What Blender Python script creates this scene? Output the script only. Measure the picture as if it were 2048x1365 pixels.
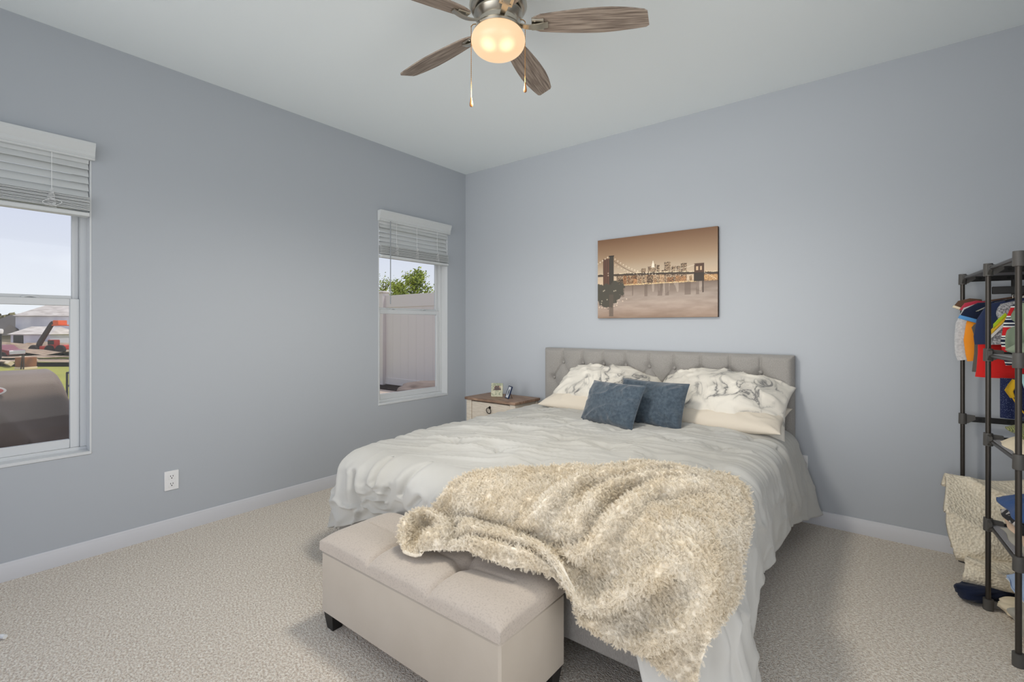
import bpy, bmesh, math, random
import numpy as np
from mathutils import Matrix, Vector

for o in list(bpy.data.objects):
    bpy.data.objects.remove(o)
SC = bpy.context.scene
COL = SC.collection
R = math.radians
rng = np.random.default_rng(7)
random.seed(7)

# ------------------------------------------------------------------ camera, sky, sun, light, exposure
def srgb(r, g, b):
    f = lambda c: (c / 12.92 if c <= .04045 else ((c + .055) / 1.055) ** 2.4)
    return (f(r / 255), f(g / 255), f(b / 255), 1)

CAM = Vector((3.552, -3.721, 1.30))
cd = bpy.data.cameras.new('camera')
cd.sensor_width = 36
cd.lens = 36 * 961 / 2048
cd.shift_y = -(682.5 - 653.5) / 2048
cd.clip_start = .05
cd.clip_end = 1000
cam = bpy.data.objects.new('camera', cd)
COL.objects.link(cam)
cam.location = CAM
cam.rotation_euler = (R(90), 0, R(38.15))
SC.camera = cam

SC.view_settings.view_transform = 'Standard'
SC.view_settings.look = 'None'
SC.view_settings.gamma = 1
SC.view_settings.exposure = 0
SC.view_settings.use_curve_mapping = False

w = bpy.data.worlds.new('sky')
SC.world = w
w.use_nodes = True
nt = w.node_tree
nt.nodes.clear()
out = nt.nodes.new('ShaderNodeOutputWorld')
bg = nt.nodes.new('ShaderNodeBackground')
tc = nt.nodes.new('ShaderNodeTexCoord')
sx = nt.nodes.new('ShaderNodeSeparateXYZ')
rp = nt.nodes.new('ShaderNodeValToRGB')
nt.links.new(tc.outputs['Generated'], sx.inputs[0])
nt.links.new(sx.outputs[2], rp.inputs[0])
rp.color_ramp.elements[0].position = 0
rp.color_ramp.elements[0].color = srgb(226, 229, 233)
rp.color_ramp.elements[1].position = .55
rp.color_ramp.elements[1].color = srgb(188, 200, 226)
e = rp.color_ramp.elements.new(.18)
e.color = srgb(206, 211, 228)
cl = nt.nodes.new('ShaderNodeTexNoise')
mp = nt.nodes.new('ShaderNodeMapping')
mp.inputs['Scale'].default_value = (1.2, 3, 9)
nt.links.new(tc.outputs['Generated'], mp.inputs[0])
nt.links.new(mp.outputs[0], cl.inputs['Vector'])
cl.inputs['Scale'].default_value = 1.5
cl.inputs['Detail'].default_value = 4
cr = nt.nodes.new('ShaderNodeMapRange')
cr.inputs[1].default_value = .55
cr.inputs[2].default_value = .75
cr.inputs[4].default_value = .5
nt.links.new(cl.outputs['Fac'], cr.inputs[0])
mx = nt.nodes.new('ShaderNodeMixRGB')
nt.links.new(cr.outputs[0], mx.inputs[0])
nt.links.new(rp.outputs[0], mx.inputs[1])
mx.inputs[2].default_value = srgb(236, 240, 246)
nt.links.new(mx.outputs[0], bg.inputs[0])
bg.inputs[1].default_value = 1.2
nt.links.new(bg.outputs[0], out.inputs[0])

def light(name, kind, loc, direction, energy, color=(1, 1, 1), **kw):
    l = bpy.data.lights.new(name, kind)
    l.energy = energy
    l.color = color
    for k, v in kw.items():
        setattr(l, k, v)
    o = bpy.data.objects.new(name, l)
    COL.objects.link(o)
    o.location = loc
    o.rotation_euler = Vector(direction).to_track_quat('-Z', 'Y').to_euler()
    return o

light('sun', 'SUN', (0, 0, 20), (-.28, -.30, -.91), 2.6, (1, .95, .86), angle=R(.6))
# added fill lamps behind the camera and at the right, in made-up wall openings
light('fill_front', 'AREA', (2.1, -4.30, 1.45), (0, 1, .10), 18.5, (1, .98, .95), shape='RECTANGLE', size=3.4, size_y=2.3, spread=R(75))
light('fill_side', 'AREA', (4.55, -2.95, 1.25), (-1, .25, .0), 10, (1, .985, .95), shape='RECTANGLE', size=1.6, size_y=2.2, spread=R(120))

# ------------------------------------------------------------------ helpers
WM = {}

def link(o):
    COL.objects.link(o)
    return o

def tag(o, label=None, cat=None, group=None, kind=None):
    if label: o['label'] = label
    if cat: o['category'] = cat
    if group: o['group'] = group
    if kind: o['kind'] = kind
    return o

def thing(name, loc, label, cat, group=None, rz=0):
    o = link(bpy.data.objects.new(name, None))
    o.empty_display_size = .05
    o.location = loc
    o.rotation_euler = (0, 0, rz)
    WM[o.name] = Matrix.Translation(loc) @ Matrix.Rotation(rz, 4, 'Z')
    return tag(o, label, cat, group)

class MB:
    def __init__(s):
        s.v = []; s.f = []; s.m = []; s.mi = 0
    def add(s, v, f):
        n = len(s.v)
        s.v += [tuple(map(float, p)) for p in v]
        for q in f:
            s.f.append(tuple(int(i) + n for i in q)); s.m.append(s.mi)
        return s
    def box(s, lo, hi, c=.004, mat=None):
        lo = np.minimum(lo, hi).astype(float); hi2 = np.maximum(lo, hi)
        cx = (lo + hi2) / 2; h = (hi2 - lo) / 2
        c = min(c, h.min() * .49)
        vs = []; idx = {}
        for sx_ in (-1, 1):
            for sy in (-1, 1):
                for sz in (-1, 1):
                    for ax in range(3):
                        p = np.array([sx_, sy, sz]) * h
                        for k in range(3):
                            if k != ax: p[k] -= (sx_, sy, sz)[k] * c
                        idx[(sx_, sy, sz, ax)] = len(vs)
                        p = p + cx
                        vs.append(p)
        fs = []
        for ax in range(3):
            a, b = (ax + 1) % 3, (ax + 2) % 3
            for sg in (-1, 1):
                def key(u, v_):
                    k = [0, 0, 0]; k[ax] = sg; k[a] = u; k[b] = v_
                    return (*k, ax)
                q = [idx[key(-1, -1)], idx[key(1, -1)], idx[key(1, 1)], idx[key(-1, 1)]]
                fs.append(q if sg > 0 else q[::-1])
        for ax in range(3):  # edge quads along axis ax
            a, b = (ax + 1) % 3, (ax + 2) % 3
            for sa in (-1, 1):
                for sb in (-1, 1):
                    def k2(t, face):
                        k = [0, 0, 0]; k[ax] = t; k[a] = sa; k[b] = sb
                        return idx[(*k, face)]
                    q = [k2(-1, a), k2(1, a), k2(1, b), k2(-1, b)]
                    fs.append(q if sa * sb < 0 else q[::-1])
        for sx_ in (-1, 1):
            for sy in (-1, 1):
                for sz in (-1, 1):
                    q = [idx[(sx_, sy, sz, k)] for k in range(3)]
                    fs.append(q if sx_ * sy * sz > 0 else q[::-1])
        if mat is not None:
            vs = [mat @ Vector(p) for p in vs]
        return s.add(vs, fs)
    def tube(s, pts, r, n=10, caps=True, flat=1.0):
        pts = [Vector(p) for p in pts]
        rs = r if hasattr(r, '__len__') else [r] * len(pts)
        vs = []; fs = []
        nrm = None
        for i, p in enumerate(pts):
            t = (pts[min(i + 1, len(pts) - 1)] - pts[max(i - 1, 0)]).normalized()
            if nrm is None:
                nrm = t.orthogonal().normalized()
                if abs(t.z) < .9: nrm = (Vector((0, 0, 1)) - t * t.z).normalized()
            else:
                nrm = (nrm - t * nrm.dot(t)).normalized()
            b = t.cross(nrm)
            for k in range(n):
                a = 2 * math.pi * k / n
                vs.append(p + nrm * (math.cos(a) * rs[i] * flat) + b * (math.sin(a) * rs[i]))
        for i in range(len(pts) - 1):
            for k in range(n):
                k2 = (k + 1) % n
                fs.append((i * n + k, i * n + k2, (i + 1) * n + k2, (i + 1) * n + k))
        if caps:
            fs.append(tuple(range(n))[::-1]); m = (len(pts) - 1) * n
            fs.append(tuple(m + k for k in range(n)))
        return s.add(vs, fs)
    def lathe(s, prof, c=(0, 0, 0), n=32, mat=None):
        vs = []; fs = []
        for r, z in prof:
            for k in range(n):
                a = 2 * math.pi * k / n
                p = Vector((r * math.cos(a), r * math.sin(a), z))
                vs.append((mat @ p) if mat is not None else p + Vector(c))
        for i in range(len(prof) - 1):
            for k in range(n):
                k2 = (k + 1) % n
                fs.append((i * n + k, i * n + k2, (i + 1) * n + k2, (i + 1) * n + k))
        if prof[0][0] > 1e-6: fs.append(tuple(range(n))[::-1])
        if prof[-1][0] > 1e-6: fs.append(tuple((len(prof) - 1) * n + k for k in range(n)))
        return s.add(vs, fs)
    def grid(s, P, flip=False, wrap=False):
        nu, nv = P.shape[:2]
        fs = []
        for i in range(nu - 1):
            for j in range(nv if wrap else nv - 1):
                j2 = (j + 1) % nv
                q = (i * nv + j, (i + 1) * nv + j, (i + 1) * nv + j2, i * nv + j2)
                fs.append(q[::-1] if flip else q)
        return s.add(P.reshape(-1, 3), fs)
    def prism(s, poly, d, mat=None):
        """poly: list of 3D points (planar), extruded by vector d"""
        n = len(poly); d = np.array(d, float)
        vs = [np.array(p, float) for p in poly] + [np.array(p, float) + d for p in poly]
        if mat is not None: vs = [mat @ Vector(p) for p in vs]
        fs = [tuple(range(n))[::-1], tuple(n + k for k in range(n))]
        for k in range(n):
            k2 = (k + 1) % n
            fs.append((k, k2, n + k2, n + k))
        return s.add(vs, fs)
    def build(s, name, mat, parent=None, local=False, smooth=40, loc=None):
        me = bpy.data.meshes.new(name)
        vs = s.v
        root = parent
        while root is not None and root.parent is not None: root = root.parent
        if root is not None and not local:
            inv = WM[root.name].inverted() if root.name in WM else Matrix.Identity(4)
            vs = [inv @ Vector(p) for p in vs]
        elif loc is not None:
            vs = [Vector(p) - Vector(loc) for p in vs]
        me.from_pydata([tuple(p) for p in vs], [], s.f)
        mats = mat if isinstance(mat, (list, tuple)) else [mat]
        for m in mats: me.materials.append(m)
        if len(mats) > 1: me.polygons.foreach_set('material_index', s.m)
        me.polygons.foreach_set('use_smooth', [True] * len(me.polygons))
        bm = bmesh.new(); bm.from_mesh(me)
        bmesh.ops.remove_doubles(bm, verts=bm.verts, dist=1e-6)
        bmesh.ops.recalc_face_normals(bm, faces=bm.faces)
        bm.to_mesh(me); bm.free()
        if smooth: me.set_sharp_from_angle(angle=R(smooth))
        o = link(bpy.data.objects.new(name, me))
        if loc is not None and parent is None: o.location = loc
        if parent is not None: o.parent = parent
        return o

def copy_tree(o, parent=None):
    c = o.copy(); link(c)
    if parent is not None: c.parent = parent
    for ch in list(o.children): copy_tree(ch, c)
    return c

# numpy value noise ------------------------------------------------
def vnoise(x, y, seed=0):
    x = np.asarray(x, float); y = np.asarray(y, float)
    xi = np.floor(x).astype(int); yi = np.floor(y).astype(int)
    fx = x - xi; fy = y - yi
    fx = fx * fx * fx * (fx * (fx * 6 - 15) + 10); fy = fy * fy * fy * (fy * (fy * 6 - 15) + 10)
    def h(a, b):
        n = (a * 374761393 + b * 668265263 + seed * 974711) & 0x7fffffff
        n = ((n ^ (n >> 13)) * 1274126177) & 0x7fffffff
        n = n ^ (n >> 16)
        return (n & 0xffff) / 32767.5 - 1
    return (h(xi, yi) * (1 - fx) + h(xi + 1, yi) * fx) * (1 - fy) + (h(xi, yi + 1) * (1 - fx) + h(xi + 1, yi + 1) * fx) * fy

def fbm(x, y, seed=0, n=3):
    t = 0; a = 1
    for k in range(n):
        t = t + a * vnoise(x * 2 ** k, y * 2 ** k, seed + k * 17); a *= .5
    return t / 1.75

def sstep(a, b, x):
    t = np.clip((np.asarray(x, float) - a) / (b - a), 0, 1)
    return t * t * (3 - 2 * t)

# materials ----------------------------------------------------------
def mat(name, col, rough=.6, col2=None, scale=4, detail=4, stretch=(1, 1, 1), contrast=(.35, .65), bump=0, bscale=60, bstretch=(1, 1, 1),
        metal=0, spec=.4, sheen=0, kind='noise', bkind='noise', bdist=.01, trans=0, coat=0):
    m = bpy.data.materials.new(name); m.use_nodes = True
    t = m.node_tree; p = t.nodes['Principled BSDF']
    p.inputs['Roughness'].default_value = rough
    p.inputs['Metallic'].default_value = metal
    p.inputs['Specular IOR Level'].default_value = spec
    p.inputs['Base Color'].default_value = col
    if sheen: p.inputs['Sheen Weight'].default_value = sheen
    if coat: p.inputs['Coat Weight'].default_value = coat
    tcn = t.nodes.new('ShaderNodeTexCoord')
    def tex(kind, scale, stretch, detail):
        mpn = t.nodes.new('ShaderNodeMapping'); mpn.inputs['Scale'].default_value = stretch
        t.links.new(tcn.outputs['Object'], mpn.inputs[0])
        if kind == 'voronoi':
            n = t.nodes.new('ShaderNodeTexVoronoi'); n.inputs['Scale'].default_value = scale
            t.links.new(mpn.outputs[0], n.inputs['Vector']); return n.outputs['Distance']
        if kind == 'cells':
            n = t.nodes.new('ShaderNodeTexVoronoi'); n.inputs['Scale'].default_value = scale
            t.links.new(mpn.outputs[0], n.inputs['Vector'])
            s_ = t.nodes.new('ShaderNodeSeparateXYZ'); t.links.new(n.outputs['Color'], s_.inputs[0]); return s_.outputs[0]
        if kind == 'wave':
            n = t.nodes.new('ShaderNodeTexWave'); n.inputs['Scale'].default_value = scale; n.inputs['Distortion'].default_value = 5
            n.inputs['Detail'].default_value = detail; n.inputs['Detail Scale'].default_value = 1.5
            t.links.new(mpn.outputs[0], n.inputs['Vector']); return n.outputs['Fac']
        n = t.nodes.new('ShaderNodeTexNoise'); n.inputs['Scale'].default_value = scale; n.inputs['Detail'].default_value = detail
        t.links.new(mpn.outputs[0], n.inputs['Vector']); return n.outputs['Fac']
    if col2 is not None:
        f = tex(kind, scale, stretch, detail)
        rr = t.nodes.new('ShaderNodeMapRange'); rr.inputs[1].default_value = contrast[0]; rr.inputs[2].default_value = contrast[1]
        t.links.new(f, rr.inputs[0])
        mxn = t.nodes.new('ShaderNodeMixRGB'); mxn.inputs[1].default_value = col; mxn.inputs[2].default_value = col2
        t.links.new(rr.outputs[0], mxn.inputs[0]); t.links.new(mxn.outputs[0], p.inputs['Base Color'])
    if bump:
        f = tex(bkind, bscale, bstretch, 3)
        b = t.nodes.new('ShaderNodeBump'); b.inputs['Strength'].default_value = bump; b.inputs['Distance'].default_value = bdist
        t.links.new(f, b.inputs['Height']); t.links.new(b.outputs[0], p.inputs['Normal'])
    m['nodes_ready'] = True
    return m

K = {}
K['wall'] = mat('wall_paint', srgb(181, 186, 192), .75, bump=.06, bscale=350, bdist=.002, spec=.25)
K['ceiling'] = mat('ceiling_paint', srgb(240, 246, 247), .85, bump=.05, bscale=250, bdist=.002, spec=.2)
K['trim'] = mat('white_trim', srgb(208, 209, 213), .4, spec=.4)
K['vinyl'] = mat('white_vinyl', srgb(212, 215, 217), .35, spec=.45)
K['blind'] = mat('blind_white', srgb(212, 215, 215), .45)
K['cord'] = mat('white_cord', srgb(235, 236, 236), .6)
K['wand'] = mat('clear_wand', srgb(150, 155, 160), .25)
K['plate'] = mat('outlet_white', srgb(240, 240, 240), .3)
K['black'] = mat('black_plastic', srgb(26, 25, 24), .45)
K['slot'] = mat('dark_slot', srgb(15, 15, 15), .7)
K['nickel'] = mat('brushed_nickel', srgb(190, 184, 172), .28, metal=1, bump=.05, bscale=40, bstretch=(1, 1, 30), bdist=.001)
K['bladewood'] = mat('weathered_oak', srgb(172, 157, 143), .55, srgb(112, 98, 88), 3.6, 8, (1.8, 30, 8), (.36, .66), bump=.2, bscale=3.6, bstretch=(2.2, 26, 8), bdist=.002)
K['fob'] = mat('wood_fob', srgb(150, 98, 52), .4)
K['chain'] = mat('brass_chain', srgb(190, 150, 96), .35, metal=1)
K['greyfab'] = mat('grey_linen', srgb(160, 157, 153), .9, srgb(142, 139, 135), 420, 2, (1, 1, .25), (.3, .7), bump=.25, bscale=450, bdist=.002, sheen=.2, spec=.2)
K['duvet'] = mat('white_cotton', srgb(197, 196, 191), .85, srgb(189, 187, 180), 2.0, 3, bump=.10, bscale=9, bstretch=(1, 2.2, 1), bdist=.02, sheen=.15, spec=.2)
K['sheet'] = mat('cream_cotton', srgb(222, 212, 196), .85, bump=.15, bscale=14, bdist=.012, sheen=.1, spec=.2)
K['velvet'] = mat('blue_velvet', srgb(82, 95, 106), .8, srgb(58, 70, 82), 60, 6, (1, .3, 1), (.3, .7), bump=.3, bscale=120, bdist=.003, sheen=.45, spec=.15)
K['bench'] = mat('beige_velour', srgb(196, 186, 172), .85, srgb(186, 175, 160), 3, 6, contrast=(.3, .7), bump=.12, bscale=300, bdist=.002, sheen=.25, spec=.2)
K['benchlid'] = mat('beige_velour_lid', srgb(192, 181, 169), .85, srgb(172, 161, 150), 160, 5, contrast=(.5, .75), bump=.15, bscale=260, bdist=.002, sheen=.25, spec=.2)
K['blackwood'] = mat('black_wood', srgb(28, 26, 25), .4)
K['sherpa'] = mat('cream_sherpa', srgb(250, 242, 226), .95, srgb(243, 231, 208), 8, 4, bump=.5, bscale=70, bdist=.012, sheen=.3, spec=.1)
K['sherpa2'] = mat('beige_sherpa', srgb(240, 230, 208), .95, srgb(226, 214, 190), 90, 3, (1, 1, 1), (.35, .65), bump=.6, bscale=90, bkind='voronoi', bdist=.010, sheen=.2, spec=.1)
K['cream_wood'] = mat('whitewashed_wood', srgb(226, 216, 200), .6, srgb(205, 192, 174), 4, 6, (3, 3, 30), (.4, .7))
K['brown_wood'] = mat('rustic_brown_top', srgb(172, 142, 120), .5, srgb(112, 88, 72), 3, 8, (3, 30, 8), (.35, .65), bump=.15, bscale=8, bstretch=(1, 18, 4), bdist=.003)
K['iron'] = mat('dark_iron', srgb(52, 46, 40), .4, metal=.8)
K['graymetal'] = mat('bronze_grey_metal', srgb(70, 65, 60), .32, metal=.55, spec=.5)
K['rackplastic'] = mat('dark_grey_plastic', srgb(84, 82, 79), .45)
K['rackcloth'] = mat('grey_nonwoven', srgb(150, 150, 154), .9, bump=.2, bscale=200, bdist=.002)

def carpet_mat():
    m = bpy.data.materials.new('carpet'); m.use_nodes = True
    t = m.node_tree; p = t.nodes['Principled BSDF']
    p.inputs['Roughness'].default_value = .95; p.inputs['Specular IOR Level'].default_value = .1
    p.inputs['Sheen Weight'].default_value = .2
    tcn = t.nodes.new('ShaderNodeTexCoord')
    def noise(sc, det, st=(1, 1, 1)):
        mpn = t.nodes.new('ShaderNodeMapping'); mpn.inputs['Scale'].default_value = st
        mpn.inputs['Rotation'].default_value = (0, 0, .5)
        t.links.new(tcn.outputs['Object'], mpn.inputs[0])
        n = t.nodes.new('ShaderNodeTexNoise'); n.inputs['Scale'].default_value = sc; n.inputs['Detail'].default_value = det
        t.links.new(mpn.outputs[0], n.inputs['Vector']); return n.outputs['Fac']
    def mix(f, a, b, lo, hi):
        rr = t.nodes.new('ShaderNodeMapRange'); rr.inputs[1].default_value = lo; rr.inputs[2].default_value = hi
        t.links.new(f, rr.inputs[0]); mxn = t.nodes.new('ShaderNodeMixRGB'); t.links.new(rr.outputs[0], mxn.inputs[0])
        for i, c in ((1, a), (2, b)):
            if hasattr(c, '__len__'): mxn.inputs[i].default_value = c
            else: t.links.new(c, mxn.inputs[i])
        return mxn.outputs[0]
    n1 = noise(85, 3, (1, 1.5, 1))
    n2 = noise(210, 2)
    fleck = mix(n1, srgb(200, 182, 162), srgb(255, 250, 238), .34, .66)
    fleck = mix(n2, srgb(104, 88, 72), fleck, .28, .44)
    broad = noise(1.1, 2)
    cc = mix(broad, srgb(238, 222, 204), srgb(250, 237, 221), .35, .65)
    mm = t.nodes.new('ShaderNodeMixRGB'); mm.inputs[0].default_value = .85
    t.links.new(cc, mm.inputs[1]); t.links.new(fleck, mm.inputs[2])
    t.links.new(mm.outputs[0], p.inputs['Base Color'])
    ad = t.nodes.new('ShaderNodeMath'); ad.operation = 'ADD'
    t.links.new(n1, ad.inputs[0]); t.links.new(n2, ad.inputs[1])
    b = t.nodes.new('ShaderNodeBump'); b.inputs['Strength'].default_value = .8; b.inputs['Distance'].default_value = .009
    t.links.new(ad.outputs[0], b.inputs['Height']); t.links.new(b.outputs[0], p.inputs['Normal'])
    return m
K['carpet'] = carpet_mat()

def glass_mat():
    m = bpy.data.materials.new('window_glass'); m.use_nodes = True
    t = m.node_tree; t.nodes.clear()
    o_ = t.nodes.new('ShaderNodeOutputMaterial'); a = t.nodes.new('ShaderNodeBsdfTransparent'); g = t.nodes.new('ShaderNodeBsdfGlossy')
    a.inputs[0].default_value = (.95, .96, .96, 1); g.inputs['Roughness'].default_value = .02
    fz = t.nodes.new('ShaderNodeFresnel'); fz.inputs[0].default_value = 1.25
    mx_ = t.nodes.new('ShaderNodeMixShader'); t.links.new(fz.outputs[0], mx_.inputs[0])
    t.links.new(a.outputs[0], mx_.inputs[1]); t.links.new(g.outputs[0], mx_.inputs[2]); t.links.new(mx_.outputs[0], o_.inputs[0])
    return m
K['glass'] = glass_mat()

# ------------------------------------------------------------------ room shell
H = 2.92
XR, YF = 4.62, -4.36
W1 = (-3.90, -3.055, .585, 2.27)
W2 = (-1.11, -.268, .605, 2.27)

def struct(mb, name, m, smooth=30, parent=None):
    o = mb.build(name, m, parent, smooth=smooth)
    if parent is None: o['kind'] = 'structure'
    return o

struct(MB().box((-.16, YF - .14, -.12), (XR + .14, .14, 0), 0), 'floor', K['carpet'])
struct(MB().box((-.16, YF - .14, H), (XR + .14, .14, H + .2), 0), 'ceiling', K['ceiling'])
mb = MB()
ys = [YF - .14, W1[0], W1[1], W2[0], W2[1], .14]
for i in range(5):
    a, b = ys[i], ys[i + 1]
    if i in (1, 3):
        wz = W1 if i == 1 else W2
        mb.box((-.14, a, 0), (0, b, wz[2]), 0); mb.box((-.14, a, wz[3]), (0, b, H), 0)
    else:
        mb.box((-.14, a, 0), (0, b, H), 0)
struct(mb, 'wall_left', K['wall'])
struct(MB().box((0, 0, 0), (XR, .14, H), 0), 'wall_back', K['wall'])
mb = MB()
mb.box((XR, YF - .14, 0), (XR + .14, -3.85, H), 0); mb.box((XR, -2.05, 0), (XR + .14, .14, H), 0); mb.box((XR, -3.85, 2.4), (XR + .14, -2.05, H), 0)  # unseen wall; the gap is added to go with the side fill lamp
struct(mb, 'wall_right', K['wall'])
mb = MB()
mb.box((0, YF - .14, 0), (.35, YF, H), 0); mb.box((3.85, YF - .14, 0), (XR, YF, H), 0)
mb.box((.35, YF - .14, 2.65), (3.85, YF, H), 0); mb.box((.35, YF - .14, 0), (3.85, YF, .25), 0)  # unseen wide opening, added to go with the front fill lamp
struct(mb, 'wall_front', K['wall'])

def baseboard(name, p0, p1, nrm):
    p0, p1, nrm = Vector(p0), Vector(p1), Vector(nrm)
    prof = [(0, 0), (.014, 0), (.014, .066), (.010, .076), (.008, .088), (.004, .093), (0, .093)]
    mb = MB(); n = len(prof)
    vs = [p + nrm * a + Vector((0, 0, b)) for p in (p0, p1) for a, b in prof]
    fs = [(k, (k + 1) % n, n + (k + 1) % n, n + k) for k in range(n)] + [tuple(range(n)), tuple(range(n, 2 * n))]
    mb.add(vs, fs)
    struct(mb, name, K['trim'], 25)
baseboard('baseboard_left', (0, YF, 0), (0, 0, 0), (1, 0, 0))
baseboard('baseboard_back', (.014, 0, 0), (XR, 0, 0), (0, -1, 0))
baseboard('baseboard_right', (XR, -2.05, 0), (XR, -.014, 0), (-1, 0, 0))

# ------------------------------------------------------------------ windows
def window(name, W):
    y0, y1, z0, z1 = W
    xo, xi = -.135, -.075
    mb = MB()
    fw_ = .034
    mb.box((xo, y0, z0 + .03), (xi, y0 + fw_, z1 - fw_), .002); mb.box((xo, y1 - fw_, z0 + .03), (xi, y1, z1 - fw_), .002)
    mb.box((xo, y0, z0), (xi, y1, z0 + .03), .003); mb.box((xo, y0, z1 - fw_), (xi, y1, z1), .003)
    fr = mb.build(name, K['vinyl']); fr['kind'] = 'structure'
    zm = 1.445
    a, b = y0 + fw_, y1 - fw_
    def sash(xa, xb, za, zb, st, rt_, rb):
        mb = MB()
        mb.box((xa, a, za), (xb, a + st, zb), .003); mb.box((xa, b - st, za), (xb, b, zb), .003)
        mb.box((xa, a + st, za), (xb, b - st, za + rb), .003); mb.box((xa, a + st, zb - rt_), (xb, b - st, zb), .003)
        # glazing bead
        xm = (xa + xb) / 2
        s = mb.build('sash', K['vinyl'], fr)
        g = MB().box((xm - .002, a + st - .004, za + rb - .004), (xm + .002, b - st + .004, zb - rt_ + .004), 0).build('glass_pane', K['glass'], s, smooth=20)
        return s
    up = sash(-.130, -.106, zm - .005, z1 - fw_, .030, .03, .034)
    lo = sash(-.104, -.080, z0 + .03, zm + .012, .042, .040, .050)
    for yy in ((a + b) / 2 - .19, (a + b) / 2 + .19):
        mb = MB(); P = []
        for k in range(9):
            t = k / 8; P.append((-.092, yy - .035 + .07 * t, zm + .012 + .010 * math.sin(math.pi * t)))
        mb.tube(P, .006, 8)
        mb.build('sash_lock', K['vinyl'], lo)
    # white returns of the opening (drywall returns and sill)
    mb = MB()
    mb.box((xi - .004, y1 - .005, z0 + .006), (.0012, y1 + .002, z1 - .002), 0); mb.box((xi - .004, y0 - .002, z0 + .006), (.0012, y0 + .005, z1 - .002), 0)
    mb.box((xi - .004, y0 + .005, z1 - .005), (.001, y1 - .005, z1 + .002), 0)
    mb.build('window_return', K['vinyl'], fr)
    MB().box((xi - .003, y0 - .003, z0 - .006), (.006, y1 + .003, z0 + .012), .003).build('window_sill', K['vinyl'], fr)
    return fr
window('window_1', W1)
window('window_2', W2)

def blind(name, W, label, cords, wand, tangle):
    y0, y1, z0, z1 = W
    r = thing(name, (0, (y0 + y1) / 2, 2.24), label, 'blind', 'white slatted window blinds')
    # valance with a stepped crown profile
    prof = [(.004, 2.236), (.030, 2.236), (.034, 2.244), (.030, 2.250), (.036, 2.258), (.036, 2.275), (.042, 2.285), (.046, 2.300), (.052, 2.312), (.052, 2.328), (.004, 2.328)]
    ya, yb = y0 - .012, y1 + .012
    n = len(prof); mb = MB()
    mb.add([(x, y, z) for y in (ya, yb) for x, z in prof], [(k, (k + 1) % n, n + (k + 1) % n, n + k) for k in range(n)] + [tuple(range(n)), tuple(range(n, 2 * n))])
    mb.build('valance', K['blind'], r, smooth=25)
    MB().box((-.045, y0 + .008, 2.215), (.002, y1 - .008, 2.262), .002).build('head_rail', K['blind'], r)
    mb = MB()
    for k in range(5):
        zc = 2.205 - .0405 * k
        M4 = Matrix.Translation((-.008, (y0 + y1) / 2, zc)) @ Matrix.Rotation(R(62), 4, 'Y')
        mb.box((-.025, -(y1 - y0) / 2 + .010, -.0015), (.025, (y1 - y0) / 2 - .010, .0015), .001, M4)
    mb.build('slats', K['blind'], r, smooth=20)
    mb = MB()
    for k in range(14):
        zc = 2.022 - .0056 * k; t = R(2.0 * math.sin(k * 2.3)); dx = .003 * math.sin(k * 1.7)
        M4 = Matrix.Translation((.004 + dx, (y0 + y1) / 2, zc)) @ Matrix.Rotation(t, 4, 'Y')
        mb.box((-.025, -(y1 - y0) / 2 + .010, -.0016), (.025, (y1 - y0) / 2 - .010, .0016), .001, M4)
    mb.build('stacked_slats', K['blind'], r, smooth=20)
    MB().box((-.022, y0 + .009, 1.914), (.030, y1 - .009, 1.938), .004).build('bottom_rail', K['blind'], r)
    for cy in cords:
        mb = MB()
        mb.tube([(.024, cy, 2.24), (.0225, cy, 2.15), (.024, cy, 2.03)], .0016, 6)
        # ladder string bunched in front of the stacked slats
        P = []
        for k in range(60):
            t = k / 59
            P.append((.034 + .004 * math.sin(k * 1.9), cy + .020 * math.sin(k * 2.1 + cy * 9) * (.5 + t), 2.03 - .085 * t + .010 * math.cos(k * 1.3)))
        mb.tube(P, .0011, 5)
        if tangle and cy == tangle:
            P = [(.038, cy + .035 * math.cos(a * .5) * (1 + .3 * math.sin(a)), 1.965 + .018 * math.sin(a * .5)) for a in range(0, 26)]
            mb.tube(P, .0014, 5)
        mb.build('ladder_cord', K['cord'], r)
    if wand is not None:
        MB().tube([(.046, wand, 2.24), (.046, wand, 1.50)], .0042, 8).build('tilt_wand', K['wand'], r)
blind('window_blind', W1, 'white slatted blind half up on the large window at the left edge', (-3.22, -3.72), None, -3.22)
blind('window_blind', W2, 'white slatted blind with a long tilt wand on the window near the corner', (-.93, -.69, -.43), -1.015, None)

# ------------------------------------------------------------------ outlets
def outlet(c, ax, label):
    """ax: 'x' plate on the left wall, 'y' plate on the back wall"""
    r = thing('wall_outlet', c, label, 'outlet', 'white wall outlets')
    def bx(mb, a, b, za, zb, d0, d1, ch=.002):
        if ax == 'x': mb.box((d0, a, za), (d1, b, zb), ch)
        else: mb.box((a, -d1, za), (b, -d0, zb), ch)
        return mb
    bx(MB(), -.0385, .0385, -.060, .060, 0, .007, .003).build('cover_plate', K['plate'], r, local=True)
    for s in (1, -1):
        zc = .0235 * s
        f = bx(MB(), -.017, .017, zc - .017, zc + .017, .007, .009, .003).build('socket', K['plate'], r, local=True)
        mb = MB()
        for dy in (-.0065, .0065): bx(mb, dy - .0016, dy + .0016, zc + .000, zc + .009, .0088, .0094, 0)
        bx(mb, -.003, .003, zc - .011, zc - .005, .0088, .0094, .001)
        mb.build('slots', K['slot'], f, local=True)
    bx(MB(), -.003, .003, -.003, .003, .007, .0085, .001).build('screw', K['plate'], r, local=True)
outlet((0, -2.668, .333), 'x', 'white duplex outlet on the blank grey wall between the two windows')
outlet((3.088, 0, .383), 'y', 'white outlet half hidden behind the right edge of the bed cover')

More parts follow.
